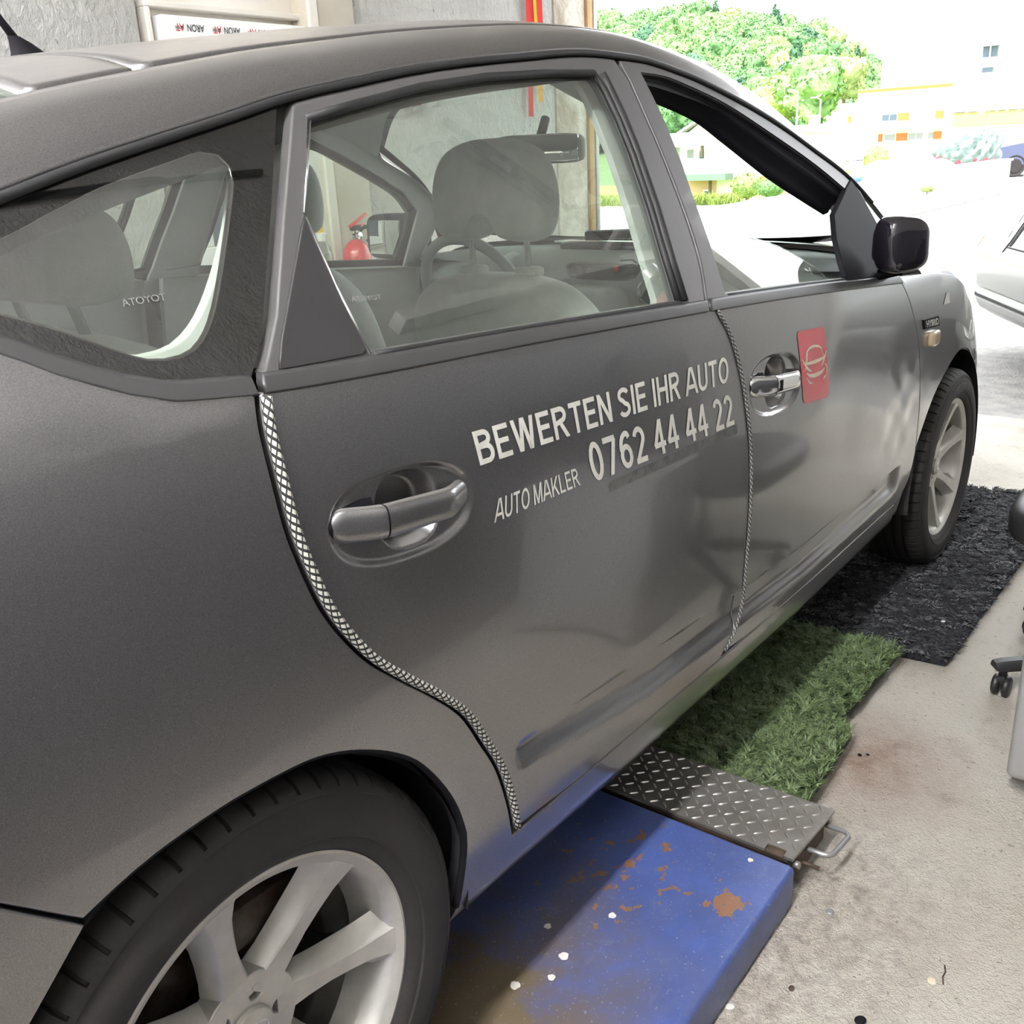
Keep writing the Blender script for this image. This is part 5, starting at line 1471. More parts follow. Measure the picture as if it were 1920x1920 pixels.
# ------------------------------------------------------------------ lift platform and ramp
lp = empty('vehicle_lift_platform', (0, 0, 0), label='low blue lift platform with chipped paint under the rear wheel', cat='lift platform')
bm = bmesh.new(); add_box(bm, (-.36, -.705, .046), (2.68, .704, .088), .011, 3); bmobj('deck', bm, 'blue', lp)
bm = bmesh.new(); add_box(bm, (-.36, -.705, .006), (2.60, .66, .012)); bmobj('base_frame', bm, 'dark', lp)
for i, (px, py, r) in enumerate(((1148, 1717, .0065), (1027, 1737, .006), (1057, 1793, .008), (1034, 1833, .006), (966, 1848, .008), (1407, 1613, .005))):
    c = at(px, py, 2, .09); rg = [(1 + .08 * math.sin(3 * a + i) + .07 * math.sin(5 * a + 2 * i)) * r for a in np.linspace(0, 2 * math.pi, 14, endpoint=False)]
    poly = [(c[0] + q * math.cos(a), c[1] + q * math.sin(a)) for q, a in zip(rg, np.linspace(0, 2 * math.pi, 14, endpoint=False))]
    prism('paint_drip', poly, .0898, .0910, 'cream_vinyl' if i == 5 else 'white_vinyl', lp, 'xy')
# diamond plate flap hinged to the platform's front edge
fx0, fx1, fy0, fy1 = .992, 1.172, -1.046, -.30
fl = empty('ramp_flap', ((fx0 + fx1) / 2, fy0, .09), label='steel chequer plate ramp flap hinged to the front of the blue platform', cat='ramp')
fl_o = np.array(((fx0 + fx1) / 2, fy0, .09))
def L_(p): return tuple(np.array(p) - fl_o)
plate = [(fx0, fy0 + .055), (fx0 + .018, fy0 + .055), (fx0 + .018, fy0 + .018), (fx0, fy0 + .018), (fx0, fy0), (fx1, fy0 - .012), (fx1, fy0 + .14), (fx1 - .006, fy0 + .14), (fx1 - .006, fy0 + .17), (fx1, fy0 + .17), (fx1, fy1), (fx0, fy1)]
prism('tread_plate', [(x - fl_o[0], y - fl_o[1]) for x, y in plate], -.006, 0.0, 'steel', fl, 'xy')
bm = bmesh.new()
for i in range(8):
    for j in range(32):
        x = fx0 + .012 + i * .0225; y = fy0 + .012 + j * .0235
        if x > fx1 - .008 or y > fy1 - .01 or (x < fx0 + .024 and y < fy0 + .062): continue
        a = math.radians(38 if (i + j) % 2 else -52) + math.radians(8)
        ca, sa = math.cos(a), math.sin(a)
        base = []
        for u, v in ((-.0105, 0), (-.005, -.0024), (.005, -.0024), (.0105, 0), (.005, .0024), (-.005, .0024)):
            base.append(bm.verts.new(L_((x + u*ca - v*sa, y + u*sa + v*ca, .0898))))
        t0 = bm.verts.new(L_((x - .006*ca, y - .006*sa, .0920))); t1 = bm.verts.new(L_((x + .006*ca, y + .006*sa, .0920)))
        b = base
        for f in ((b[0], b[1], t0), (b[1], b[2], t1, t0), (b[2], b[3], t1), (b[3], b[4], t1), (b[4], b[5], t0, t1), (b[5], b[0], t0)): bm.faces.new(f)
tag(bmobj('tread_stud', bm, 'stud', fl, True, 20), kind='stuff')
bm = bmesh.new(); add_box(bm, L_(((fx0+fx1)/2, (fy0+fy1)/2 + .01, .062)), (fx1 - fx0 - .012, fy1 - fy0 - .03, .044), .004, 1); bmobj('support_channel', bm, 'rusty', fl)
bm = bmesh.new(); add_box(bm, L_((fx0 + .008, (fy0+fy1)/2, .080)), (.012, fy1 - fy0 - .02, .012), .003, 2); bmobj('hinge_bar', bm, 'rusty', fl)
bm = bmesh.new(); add_box(bm, L_((fx0 + .011, fy0 + .037, .083)), (.020, .034, .010), .004, 2); bmobj('hinge_knuckle', bm, 'rusty', fl)
for x in (fx0 + .012, fx1 - .012): tube('bolt', [L_((x, fy0 + .002, .072)), L_((x, fy0 - .010, .072))], .007, 'steel', fl, 8)
xa, xb_ = fx0 + .072, fx1 - .022
tube('pull_handle', [L_(p) for p in ((xa, fy0 + .02, .066), (xa, fy0 - .030, .066), (xa + .004, fy0 - .040, .066), (xa + .012, fy0 - .046, .066), (xb_ - .012, fy0 - .052, .066), (xb_ - .004, fy0 - .047, .066), (xb_, fy0 - .038, .066), (xb_, fy0 + .02, .066))], .0052, 'grey_metal', fl, 10)
tube('lock_pin', [L_((fx0 + .055, fy0 + .02, .045)), L_((fx0 + .058, fy0 - .030, .043))], .004, 'rusty', fl, 8)
bm = bmesh.new(); add_box(bm, L_(((fx0+fx1)/2, fy0 + .006, .056)), (fx1 - fx0 - .03, .010, .056), .003, 1); bmobj('end_plate', bm, 'rusty', fl)

# ------------------------------------------------------------------ turf and rug
def blades(name, poly, z0, n, h, w, lean, m, parent, curl=0.5, seed=1, clump=0.0):
    g = np.random.default_rng(seed); lo, hi = np.min(poly, 0), np.max(poly, 0); P = np.zeros((0, 2))
    while len(P) < n:
        q = g.uniform(lo, hi, (n * 2, 2)); P = np.concatenate([P, q[inside(q, np.array(poly))]])
    P = P[:n]; a = g.uniform(0, 2*math.pi, n); b = g.uniform(0, 2*math.pi, n)
    hh = h * g.uniform(.55, 1.15, n); ll = lean * g.uniform(.2, 1.3, n) * hh
    if clump:       # strands of a tuft lean together and share its height
        cell = np.floor(P / clump + .35 * np.sin(P[:, ::-1] / clump * 1.7)).astype(int); key = (cell[:, 0] * 7919 + cell[:, 1] * 104729) % 5003
        tb = g.uniform(0, 2*math.pi, 5003); th_ = g.uniform(.55, 1.2, 5003); b = tb[key] + g.normal(0, .5, n); hh = h * th_[key] * g.uniform(.85, 1.1, n); ll = lean * hh
    base = np.stack([P[:, 0], P[:, 1], np.full(n, z0)], 1)
    side = np.stack([np.cos(a), np.sin(a), np.zeros(n)], 1) * (w / 2)
    d = np.stack([np.cos(b), np.sin(b), np.zeros(n)], 1)
    mid = base + d * (ll * .35)[:, None] + np.stack([np.zeros(n), np.zeros(n), hh * .62], 1)
    tip = base + d * ll[:, None] + np.stack([np.zeros(n), np.zeros(n), hh * (1 - .25 * curl)], 1)
    V = np.stack([base - side, base + side, mid + side * .9, mid - side * .9, tip], 1).reshape(-1, 3)
    i = np.arange(n) * 5
    loops = np.stack([i, i+1, i+2, i+3, i+3, i+2, i+4], 1).ravel().astype(np.int32)
    me = bpy.data.meshes.new(name); me.vertices.add(len(V)); me.vertices.foreach_set('co', V.astype(np.float32).ravel())
    me.loops.add(len(loops)); me.loops.foreach_set('vertex_index', loops)
    st_ = np.stack([np.arange(n) * 7, np.arange(n) * 7 + 4], 1).ravel().astype(np.int32)
    me.polygons.add(2 * n); me.polygons.foreach_set('loop_start', st_)
    me.update(calc_edges=True); me.validate()
    return tag(link(name, me, m, parent), kind='stuff')
def mat_slab(name, poly, z0, z1, m, parent):
    return prism(name, poly, z0, z1, m, parent, 'xy', 0)
TP = [(1.182,-.30),(1.955,-.30),(1.962,-.62),(1.972,-.944),(1.525,-.930),(1.52,-.972),(1.21,-.985),(1.182,-.80)]
tf = empty('turf_mat', (0, 0, 0), label='green artificial grass mat lying between the ramp flap and the black rug', cat='mat')
mat_slab('mat_backing', TP, .032, .046, 'turf_base', tf)
box('mat_underlay', (1.20, -.90, 0.0), (1.96, -.32, .032), 'rug_base', tf)
blades('grass_blades', TP, .044, 60000, .026, .0034, 1.0, 'turf', tf, seed=3, clump=.011)
RP = [(2.03,-1.035),(1.99,-.60),(1.98,-.25),(3.46,-.25),(3.455,-.72),(3.50,-.93),(3.49,-1.045),(2.82,-1.052)]
rg_ = empty('shag_rug', (0, 0, 0), label='black shaggy rug lying under the front wheel of the grey car', cat='rug')
mat_slab('rug_backing', RP, .0, .010, 'rug_base', rg_)
RP2 = [(2.022,-1.045),(1.985,-.60),(1.978,-.24),(3.47,-.24),(3.465,-.715),(3.512,-.93),(3.50,-1.055),(2.82,-1.062)]
RX = np.random.default_rng(5)
blades('rug_pile', RP2, .006, 120000, .034, .0070, .85, 'rug', rg_, curl=1.2, seed=4, clump=.016)

# ------------------------------------------------------------------ office furniture at the right edge
pd = empty('drawer_pedestal', (1.655, -1.52, 0), label='grey drawer cabinet standing at the right edge of the floor', cat='cabinet')
bm = bmesh.new(); add_box(bm, (0, 0, .325), (.25, .46, .56), .014, 4); bmobj('cabinet_body', bm, 'pedestal', pd)
for z in (.17, .34, .50):
    bm = bmesh.new(); add_box(bm, (.127, 0, z), (.012, .43, .15), .004, 2); d_ = bmobj('drawer', bm, 'pedestal', pd)
    tube('drawer_pull', [(.132, -.06, z + .03), (.147, -.05, z + .03), (.147, .05, z + .03), (.132, .06, z + .03)], .005, 'chrome', d_, 8)
for x in (-.09, .09):
    for y in (-.18, .18): lathe('castor', [(.018, -.010), (.020, 0), (.018, .010)], 'chair_black', pd, 16, 'y', c=(x, y, .0205)); tube('castor_stem', [(x, y, .018), (x, y, .05)], .006, 'chair_black', pd, 8)
oc = empty('office_chair', (2.14, -1.443, 0), label='black swivel office chair with five castors beside the grey cabinet', cat='chair')
for k in range(5):
    a = math.radians(126 + 72 * k); ca, sa = math.cos(a), math.sin(a)
    V = []
    bm = bmesh.new(); rings = []
    for r, w, zt, zb in ((.03,.062,.118,.07),(.14,.050,.112,.075),(.25,.040,.102,.076),(.315,.042,.098,.074),(.335,.036,.094,.076)):
        rings.append([bm.verts.new((r*ca - q*w/2*sa, r*sa + q*w/2*ca, z)) for q, z in ((-1, zb), (-.9, zt - .008), (-.5, zt), (.5, zt), (.9, zt - .008), (1, zb))])
    for A_, B_ in zip(rings, rings[1:]):
        for i in range(6): bm.faces.new((A_[i], A_[(i+1) % 6], B_[(i+1) % 6], B_[i]))
    bm.faces.new(rings[0]); bm.faces.new(rings[-1])
    leg = bmobj('base_leg', bm, 'chair_black', oc, True, 40)
    c = (.310*ca, .310*sa)
    tube('castor_stem', [(*c, .05), (*c, .08)], .010, 'chair_black', leg, 10)
    for q in (-.012, .012):
        ang = a + .9
        V, F = lathe_geo([(.001,-.009),(.020,-.009),(.0255,-.006),(.0265,0),(.0255,.006),(.020,.009),(.001,.009)], 20, 'y')
        V = [(c[0] + x*math.cos(ang) - (y + q)*math.sin(ang), c[1] + x*math.sin(ang) + (y + q)*math.cos(ang), z + .0265) for x, y, z in V]
        meshobj('castor_wheel', V, F, 'chair_black', leg)
    bm = bmesh.new(); add_box(bm, (c[0], c[1], .045), (.030, .020, .022), .005, 2, Matrix.Rotation(a + .9, 4, 'Z')); bmobj('castor_fork', bm, 'chair_black', leg)
tube('gas_column', [(0, 0, .09), (0, 0, .24), (0, 0, .2401), (0, 0, .42)], [.030, .030, .016, .016], 'chair_black', oc, 16)
superell('seat', (-.015, .045, .455), (.52, .50, .100), 'chair_black', oc, .45, .5, n=18)
superell('backrest', (.06, -.24, .80), (.44, .075, .52), 'chair_black', oc, .4, .5, (math.radians(8), 0, 0), n=18)
tube('back_support', [(0, -.05, .41), (.01, -.20, .43), (.03, -.27, .52), (.05, -.26, .70)], .018, 'chair_black', oc, 10)

# small litter on the floor
def pebble(px, py, r, m, lab, nm, cat, grp=None, flat=.4):
    c = at(px, py, 2, 0.0)
    o = superell(nm, (0, 0, 0), (r * 2, r * 1.6, r * 2 * flat), m, None, .8, .9, (0, 0, px * 1.7), n=8); o.location = (c[0], c[1], r * flat * .98)
    tag(o, lab, cat, grp); return o
def disc_thing(px, py, r, m, lab, nm, cat):
    c = at(px, py, 2, 0.0); o = lathe(nm, [(.001, 0), (r, 0), (r, .0015), (r * .8, .003), (.001, .003)], m, None, 16); o.location = (c[0], c[1], 0.0); return tag(o, lab, cat)
disc_thing(1556, 1710, .0075, 'grey_metal', 'round dark metal cap lying on the floor right of the blue platform', 'bottle_cap', 'cap')
disc_thing(1747, 1840, .007, 'cream_vinyl', 'pale round wad of gum pressed on the floor near the bottom edge', 'gum_spot', 'litter')
pebble(1612, 1417, .0055, 'black', 'left one of two dark crumbs beside the turf corner', 'rubber_crumb', 'crumb')
pebble(1627, 1416, .004, 'black', 'right one of two dark crumbs beside the turf corner', 'rubber_crumb', 'crumb')
pebble(1613, 1915, .010, 'black', 'dark shrivelled leaf on the floor at the bottom edge', 'dry_leaf', 'leaf', flat=.25)
pebble(1369, 1888, .008, 'white_vinyl', 'small pale scrap of paper at the foot of the blue platform', 'paper_scrap', 'paper', flat=.15)
pebble(1484, 1855, .006, 'rusty', 'brown crumb of dirt left on the lower floor', 'dirt_crumb', 'crumb')
pebble(1766, 1187, .006, 'white_vinyl', 'tiny white fluff caught on the black rug', 'lint', 'lint').location.z = .036
pebble(1333, 1378, .007, 'rusty', 'small brown dry leaf lying on the artificial grass', 'dry_leaf', 'leaf', flat=.3).location.z = .062
bm = bmesh.new(); c = at(1548, 1391, 2, .02); add_box(bm, (0, 0, 0), (.003, .035, .030), .001, 1); o = bmobj('bracket_plate', bm, 'grey_metal'); o.location = (c[0], c[1] + .005, .015); tag(o, 'small grey metal bracket standing against the stepped edge of the turf', 'bracket')
c = at(1770, 1830, 2, 0); o = tube('twig', [(-.02, -.004, .0015), (-.005, .001, .002), (.008, .0, .0015), (.022, .005, .0015)], .0013, 'rusty', None, 6); o.location = (c[0], c[1], 0); tag(o, 'thin brown twig lying on the open floor', 'twig')

# things left on the dashboard
def dashthing(nm, y, x, sx, sy, sz, rz, m, lab, cat):
    P0 = np.array((x, y, 1.018)); A = PITCH_CAR
    wpos = (P0[0]*math.cos(A) + P0[2]*math.sin(A), y, -P0[0]*math.sin(A) + P0[2]*math.cos(A) + .09)
    bm = bmesh.new(); add_box(bm, (0, 0, sz/2), (sx, sy, sz), min(.004, sz*.3), 2); o = bmobj(nm, bm, m); o.location = wpos; o.rotation_euler = (0, A, rz); return tag(o, lab, cat)
dashthing('paper_slip', .10, 2.22, .07, .10, .006, .3, 'paper', 'white paper slip on the dashboard nearest the middle', 'paper')
dashthing('paper_slip', .24, 2.20, .07, .09, .006, -.2, 'paper', 'white paper slip on the dashboard ahead of the steering wheel', 'paper')
dashthing('pouch', .17, 2.32, .09, .16, .030, .5, 'black', 'black pouch lying among the papers on the dashboard', 'pouch')

# ------------------------------------------------------------------ outdoors: yard, cars, buildings, wooded hill
YARD = [(XD + .08,-40),(48,-40),(48,8.6),(21.5,9.2),(21.0,45),(XD + .08,45)]
struct(prism('trim_5', YARD, -.30, 0.0, 'asphalt', None, 'xy')).name = 'yard_ground'
gx = np.concatenate([np.linspace(4.8, 60, 40), np.linspace(66, 420, 60)]); gy = np.linspace(-160, 380, 90)
GX, GY = np.meshgrid(gx, gy, indexing='ij')
def ground_z(x, y):
    z = np.interp(x, [0, 21, 30, 75, 140, 185, 215, 330, 420], [-.32, -.32, -.9, -4.2, -5.0, -2.5, 2.0, 40.0, 44.0])
    az = np.interp((y + 1.6) / np.maximum(x, 1), [.02, .28, .34, .42, .55, .66, .9], [-.9, -.15, .42, .80, .97, 1.0, .92])
    hill = np.interp(x, [150, 215, 330, 420], [0, 2.0, 40, 44]) * np.where(x > 150, 1, 0)
    return np.where(x > 150, np.where(hill > 0, z - hill + hill * np.clip(az, .0, 1.1), z), z)
GZ = ground_z(GX, GY)
V, F = grid_geo(np.stack([GX, GY, GZ], -1))
mi = [0 if V[f[0]][0] < 150 else 1 for f in F]
struct(meshobj('hillside_ground', V, [f[::-1] for f in F] if False else F, ['verge', 'hill'], None, mi=mi))

# grass along the far edge of the yard
g = np.random.default_rng(11)
vp = [(21.2,9.0),(22.6,9.0),(22.6,22),(21.2,22)]
blades('verge_grass', vp, -.15, 9000, .42, .035, .7, 'verge', None, seed=8)

# trees: a few crown meshes shared by all copies
def tree_mesh(name, kind, seed, leaf):
    g = np.random.default_rng(seed)
    bm = bmesh.new(); bmesh.ops.create_icosphere(bm, subdivisions=4, radius=1.0)
    k = g.normal(size=(46, 3)); k /= np.linalg.norm(k, axis=1)[:, None]; amp = g.uniform(.08, .24, 46)
    for v in bm.verts:
        n = np.array(v.co[:])
        if kind == 'broad':
            d = sum(a * math.exp(-((1 - n @ kk_) / .035)) for a, kk_ in zip(amp, k))
            rr = .72 + d; v.co = Vector((n[0]*rr, n[1]*rr, n[2]*rr*.95 + 1.25))
        elif kind == 'cone':
            t = (n[2] + 1) / 2; a = math.atan2(n[1], n[0]); w = (1 - t) ** .85 * (.62 + .10 * math.sin(11*a + 30*t) + .12 * math.sin(26 * t))
            h = math.hypot(n[0], n[1]) + 1e-6; v.co = Vector((n[0]/h*w, n[1]/h*w, .25 + t * 2.4))
        else:
            rr = .95 + .09 * math.sin(9*n[0] + 3) * math.sin(8*n[1]) ; v.co = Vector((n[0]*rr, n[1]*rr, n[2]*rr*.85 + .95))
    faces0 = len(bm.faces)
    # loose sprays of leaves standing off the crown
    vs = [v for v in bm.verts]; bm.normal_update()
    for _ in range(520 if kind != 'cone' else 360):
        v = vs[g.integers(len(vs))]; p = v.co + v.normal * g.uniform(-.02, .10)
        u = Vector(g.normal(size=3)); u = (u - v.normal * u.dot(v.normal) * .4).normalized(); w = u.cross(Vector(g.normal(size=3))).normalized(); s = g.uniform(.05, .13)
        q = [bm.verts.new(p + u*s), bm.verts.new(p + w*s*.6), bm.verts.new(p - u*s), bm.verts.new(p - w*s*.6)]
        bm.faces.new(q)
    nf = len(bm.faces)
    V, F, _ = tube_geo([(0, 0, -.3), (0, 0, .3), (0.02, 0, .9)], [.09, .07, .04], 8); b = [bm.verts.new(p) for p in V]
    for f in F: bm.faces.new([b[i] for i in f]).material_index = 1
    me = bpy.data.meshes.new(name); bm.to_mesh(me); bm.free()
    me.materials.append(M[leaf]); me.materials.append(M['bark'])
    me.polygons.foreach_set('use_smooth', [False] * len(me.polygons)); return me
TREES = [tree_mesh('broad_tree', 'broad', s, lf) for s, lf in ((1, 'leaf_mid'), (2, 'leaf_light'), (3, 'leaf_mid'), (4, 'leaf_dark'), (5, 'leaf_light'), (6, 'leaf_yellow'))]
CONES = [tree_mesh('conifer', 'cone', s, 'leaf_dark') for s in (21, 22)]
BUSH = [tree_mesh('bush', 'bush', s, lf) for s, lf in ((31, 'leaf_yellow'), (32, 'leaf_light'))]
def plant(me, name, p, s, rz, lab, cat, grp=None, sz=1.0):
    o = bpy.data.objects.new(name, me); COL.objects.link(o); o.location = tuple(map(float, p)); o.scale = (s, s, s * sz); o.rotation_euler = (0, 0, rz)
    return tag(o, lab, cat, grp)
cnt = 0
for row in range(11):
    x = 208 + row * 11.5
    for col in range(34):
        a = .24 + col * .0150 + (.0075 if row % 2 else 0)      # bearing y/x
        xx = x + g.uniform(-4, 4); yy = -1.6 + a * (xx + .45) + g.uniform(-1.2, 1.2)
        if not (.285 < a < .68): continue
        if cnt >= 286: break
        z = float(ground_z(np.array(xx), np.array(yy)))
        if z < -1: continue
        m = TREES[int(g.choice([0, 0, 1, 1, 2, 2, 3, 4, 4, 5]))]
        s = g.uniform(3.6, 5.0)
        if row >= 9 and g.uniform() < .10:
            plant(CONES[col % 2], 'ridge_conifer', (xx, yy, z), g.uniform(3.4, 4.2), g.uniform(0, 6), 'pointed conifer standing up from the skyline of the wooded hill', 'tree', 'conifers on the hill crest', 1.0)
        else:
            plant(m, 'hill_tree', (xx, yy, z - .6), s, g.uniform(0, 6), 'leafy tree in the dense canopy covering the hill', 'tree', 'trees covering the hill', g.uniform(.9, 1.15))
        cnt += 1
def plant_px(me, name, px, py_base, x, s, lab, cat='tree', sz=1.0):
    p = at(px, py_base, 0, x); return plant(me, name, p, s, px, lab, cat, None, sz)
plant_px(CONES[0], 'conifer', 1490, 205, 150, 3.6, 'dark spruce at the foot of the wooded hill, above the light poles', sz=1.0)
plant_px(TREES[1], 'roadside_tree', 1516, 252, 120, 4.0, 'yellow-green tree between the two light poles')
plant_px(TREES[5], 'roadside_tree', 1470, 248, 125, 3.4, 'pale yellow-green tree left of the light poles')
plant_px(TREES[5], 'garden_tree', 1581, 205, 170, 3.8, 'round bright green tree beside the stepped white apartment block')
plant_px(BUSH[0], 'shrub', 1400, 374, 62, 1.0, 'large leafy shrub by the white gabled house', 'shrub', .9)
plant_px(BUSH[1], 'shrub', 1445, 372, 60, .8, 'lower green shrub right of the large leafy shrub', 'shrub', .8)
plant_px(BUSH[0], 'shrub', 1640, 330, 55, .62, 'yellowish shrub in front of the lowest row of apartment windows', 'shrub', 1.3)
plant_px(BUSH[0], 'weed', 1738, 362, 16.6, .10, 'small weed tuft at the foot of the covered car', 'weed', .7)

for px, py0, py1, lab in ((1492, 172, 262, 'left one of two white street light poles'), (1534, 186, 275, 'right one of two white street light poles')):
    b = at(px, py1, 0, 86); t = at(px, py0, 0, 86)
    p = empty('light_pole', tuple(b), label=lab, cat='pole')
    h = float(t[2] - b[2]); tube('mast', [(0, 0, 0), (0, 0, h)], [.09, .06], 'pipe', p, 8); tube('arm', [(0, 0, h - .05), (-.4, .2, h + .12), (-.8, .3, h + .12)], .05, 'pipe', p, 6)
    bm = bmesh.new(); add_box(bm, (-.9, .33, h + .12), (.5, .22, .1), .03, 1); bmobj('lamp_head', bm, 'white_plastic', p)

# --- apartment block, real size at 150 m
K = 150.453 / 60.453
def B(y, z): return (-1.575 + (y + 1.575) * K, 1.321 + (z - 1.321) * K)
apt = empty('apartment_block', (150, B(19, 0)[0], B(0, 0)[1]), label='stepped white apartment block with orange panels between its windows', cat='building')
ao = np.array(apt.location)
def bl(name, y0, z0, y1, z1, x0, x1, m, parent=None, bev=0.0):
    (ya, za), (yb, zb) = B(y0, z0), B(y1, z1)
    bm = bmesh.new(); add_box(bm, ((x0+x1)/2 - ao[0], (ya+yb)/2 - ao[1], (za+zb)/2 - ao[2]), (abs(x1-x0), abs(yb-ya), abs(zb-za)), bev, 1)
    return bmobj(name, bm, m, parent or apt, False)
lowA = bl('left_wing', 21.4, -2.2, 19.5, 3.05, 150, 165, 'render_white')
midB = bl('main_wing', 19.5, -2.2, 6.0, 3.82, 150.3, 168, 'render_white')
upC = bl('upper_wing', 18.75, 3.0, 2.0, 5.95, 154, 175, 'render_white')
bl('roof_edge_strip', 19.5, 3.66, 14.4, 3.80, 150.1, 150.6, 'orange')
bl('roof_slab', 21.6, 3.02, 19.3, 3.16, 149.6, 165, 'render_white')
for z in (2.04, .98, -.02):      # balcony fronts
    bl('balcony_front', 21.2, z - .38, 14.6, z - .02, 148.8, 149.1, 'render_white')
    bl('balcony_slab', 21.2, z - .46, 14.6, z - .38, 148.8, 150.2, 'render_white')
def window(y0, z0, y1, z1, x=150.0, m='far_glass', panes=1, parent=None):
    f = bl('window', y0, z0, y1, z1, x - .10, x + .25, 'render_white', parent)
    w = (y1 - y0) / panes
    for i in range(panes): bl('pane', y0 + w*i + w*.06, z0 + .04, y0 + w*(i+1) - w*.06, z1 - .04, x - .16, x + .05, m, f)
for r, (z0, z1) in enumerate(((2.06, 2.46), (1.00, 1.40), (-.02, .37))):
    window(20.5, z0, 20.0, z1, 150.0, 'blind')
    bl('orange_panel', 19.95, z0, 19.75, z1, 149.85, 150.2, 'orange')
    if r == 0: window(19.68, z0, 18.5, z1, 150.2, 'blind')
    else: window(19.68, z0, 18.55, z1, 150.2, 'far_glass', 4)
    if r < 2:
        if r == 1: bl('orange_panel', 18.15, z0, 17.95, z1, 149.95, 150.5, 'orange')
        window(18.05 if r == 0 else 17.85, z0, 17.2, z1, 150.3, 'far_glass' if r == 0 else 'blind', 2 if r == 0 else 1)
        bl('orange_panel', 17.14, z0, 16.57, z1, 150.0, 150.5, 'orange')
        window(15.45, z0, 15.15, z1, 150.3, 'blind')
        bl('orange_panel', 15.12, z0, 14.72, z1, 150.0, 150.5, 'orange')
    if r == 1: window(16.5, z0, 15.7, z1, 150.3, 'blind', 2)
bl('ochre_wall', 14.2, 1.62, 12.5, 2.26, 150.0, 150.4, 'ochre'); bl('ochre_wall', 12.4, 1.62, 8.0, 2.24, 150.0, 150.4, 'ochre')
for y0, y1 in ((14.2, 13.6), (13.5, 13.0), (12.6, 12.1), (12.0, 11.6), (11.5, 11.0), (10.9, 10.4)): bl('louvre', y0, 2.30, y1, 2.38, 149.8, 150.4, 'blind')
bl('loggia', 13.36, 4.98, 12.62, 5.56, 153.5, 154.2, 'far_glass'); bl('loggia_frame', 13.0, 5.0, 12.94, 5.54, 153.3, 153.6, 'render_white')
bl('loggia_front', 13.40, 4.66, 12.56, 4.98, 152.4, 154.0, 'render_white'); bl('loggia_roof', 13.40, 5.54, 12.50, 5.62, 152.4, 154.0, 'blind')
bl('dark_balcony', 13.30, 4.26, 12.75, 4.50, 153.4, 154.2, 'far_glass')
window(12.18, 3.68, 11.70, 4.14, 154.0, 'blind'); window(11.35, 4.72, 10.6, 5.08, 154.0, 'blind')
for y0, y1, z in ((18.0, 17.4, 5.36), (15.2, 14.9, 5.50), (18.1, 17.2, 4.72), (15.8, 14.6, 4.86)): bl('facade_joint', y0, z, y1, z + .03, 153.85, 154.1, 'ochre')

# --- smaller houses
hs = empty('gabled_house', tuple(at(1315, 378, 0, 78)), label='white gabled house with grey canopy seen through the open front window', cat='building')
ho = np.array(hs.location)
def hp(px, py, x=78): return at(px, py, 0, x) - ho
def hbox(name, pa, pb, x0, x1, m, parent=None):
    a, b = hp(*pa), hp(*pb)
    bm = bmesh.new(); add_box(bm, ((x0+x1)/2 - 78, (a[1]+b[1])/2, (a[2]+b[2])/2), (x1-x0, abs(a[1]-b[1]), abs(a[2]-b[2])), 0, 1); return bmobj(name, bm, m, parent or hs, False)
hbox('upper_storey', (1275, 268), (1420, 332), 78, 88, 'render_white'); hbox('ground_storey', (1284, 330), (1410, 384), 78.6, 88, 'salmon')
hbox('balcony_front', (1268, 250), (1355, 271), 76.8, 77.2, 'render_white')
e, rdg, e2 = hp(1255, 262), hp(1320, 218), hp(1420, 268)
prism('gable_wall', [(e[1], e[2] - .6), (e2[1], e2[2] - .6), (rdg[1], rdg[2] - .2)], .15, 9.5, 'render_white', hs, 'yz')
for a, b in ((e, rdg), (rdg, e2)):
    prism('roof_slope', [(a[1], a[2]), (b[1], b[2]), (b[1], b[2] - .22), (a[1], a[2] - .22)], -.6, 10.2, 'roof_tile', hs, 'yz')
w = hbox('window', (1288, 279), (1303, 298), 77.9, 78.1, 'white_plastic'); hbox('pane', (1290, 281), (1301, 296), 77.85, 78.05, 'blind', w)
w = hbox('window', (1311, 281), (1323, 299), 77.9, 78.1, 'white_plastic'); hbox('pane', (1313, 283), (1321, 297), 77.85, 78.05, 'far_glass', w)
hbox('canopy', (1288, 327), (1374, 336), 76.6, 78.8, 'teal'); hbox('awning_bracket', (1325, 272), (1328, 293), 76.9, 77.2, 'bark')
w = hbox('door', (1314, 356), (1330, 384), 78.4, 78.7, 'white_plastic'); hbox('pane', (1317, 359), (1327, 380), 78.35, 78.6, 'far_glass', w)
hbox('garage_door', (1341, 334), (1366, 384), 78.3, 78.7, 'white_plastic'); hbox('corner_post', (1337, 334), (1340, 384), 77.2, 77.4, 'bark')
b2 = empty('blue_grey_house', tuple(at(1447, 215, 0, 175)), label='pale blue-grey flat roofed house below the wooded hill', cat='building')
bo_ = np.array(b2.location)
def gbox(name, pa, pb, x0, x1, m, root, o, xr, parent=None):
    a, b = at(*pa, 0, xr) - o, at(*pb, 0, xr) - o
    bm = bmesh.new(); add_box(bm, ((x0+x1)/2 - xr, (a[1]+b[1])/2, (a[2]+b[2])/2), (x1-x0, abs(a[1]-b[1]), abs(a[2]-b[2])), 0, 1); return bmobj(name, bm, m, parent or root, False)
gbox('wall', (1428, 167), (1466, 222), 175, 187, 'render_grey', b2, bo_, 175); gbox('roof_edge', (1426, 164), (1468, 169), 174.4, 187.5, 'blind', b2, bo_, 175)
w = gbox('window', (1453, 183), (1462, 195), 174.7, 175.2, 'white_plastic', b2, bo_, 175); gbox('pane', (1455, 185), (1461, 194), 174.6, 175.0, 'far_glass', b2, bo_, 175, w)
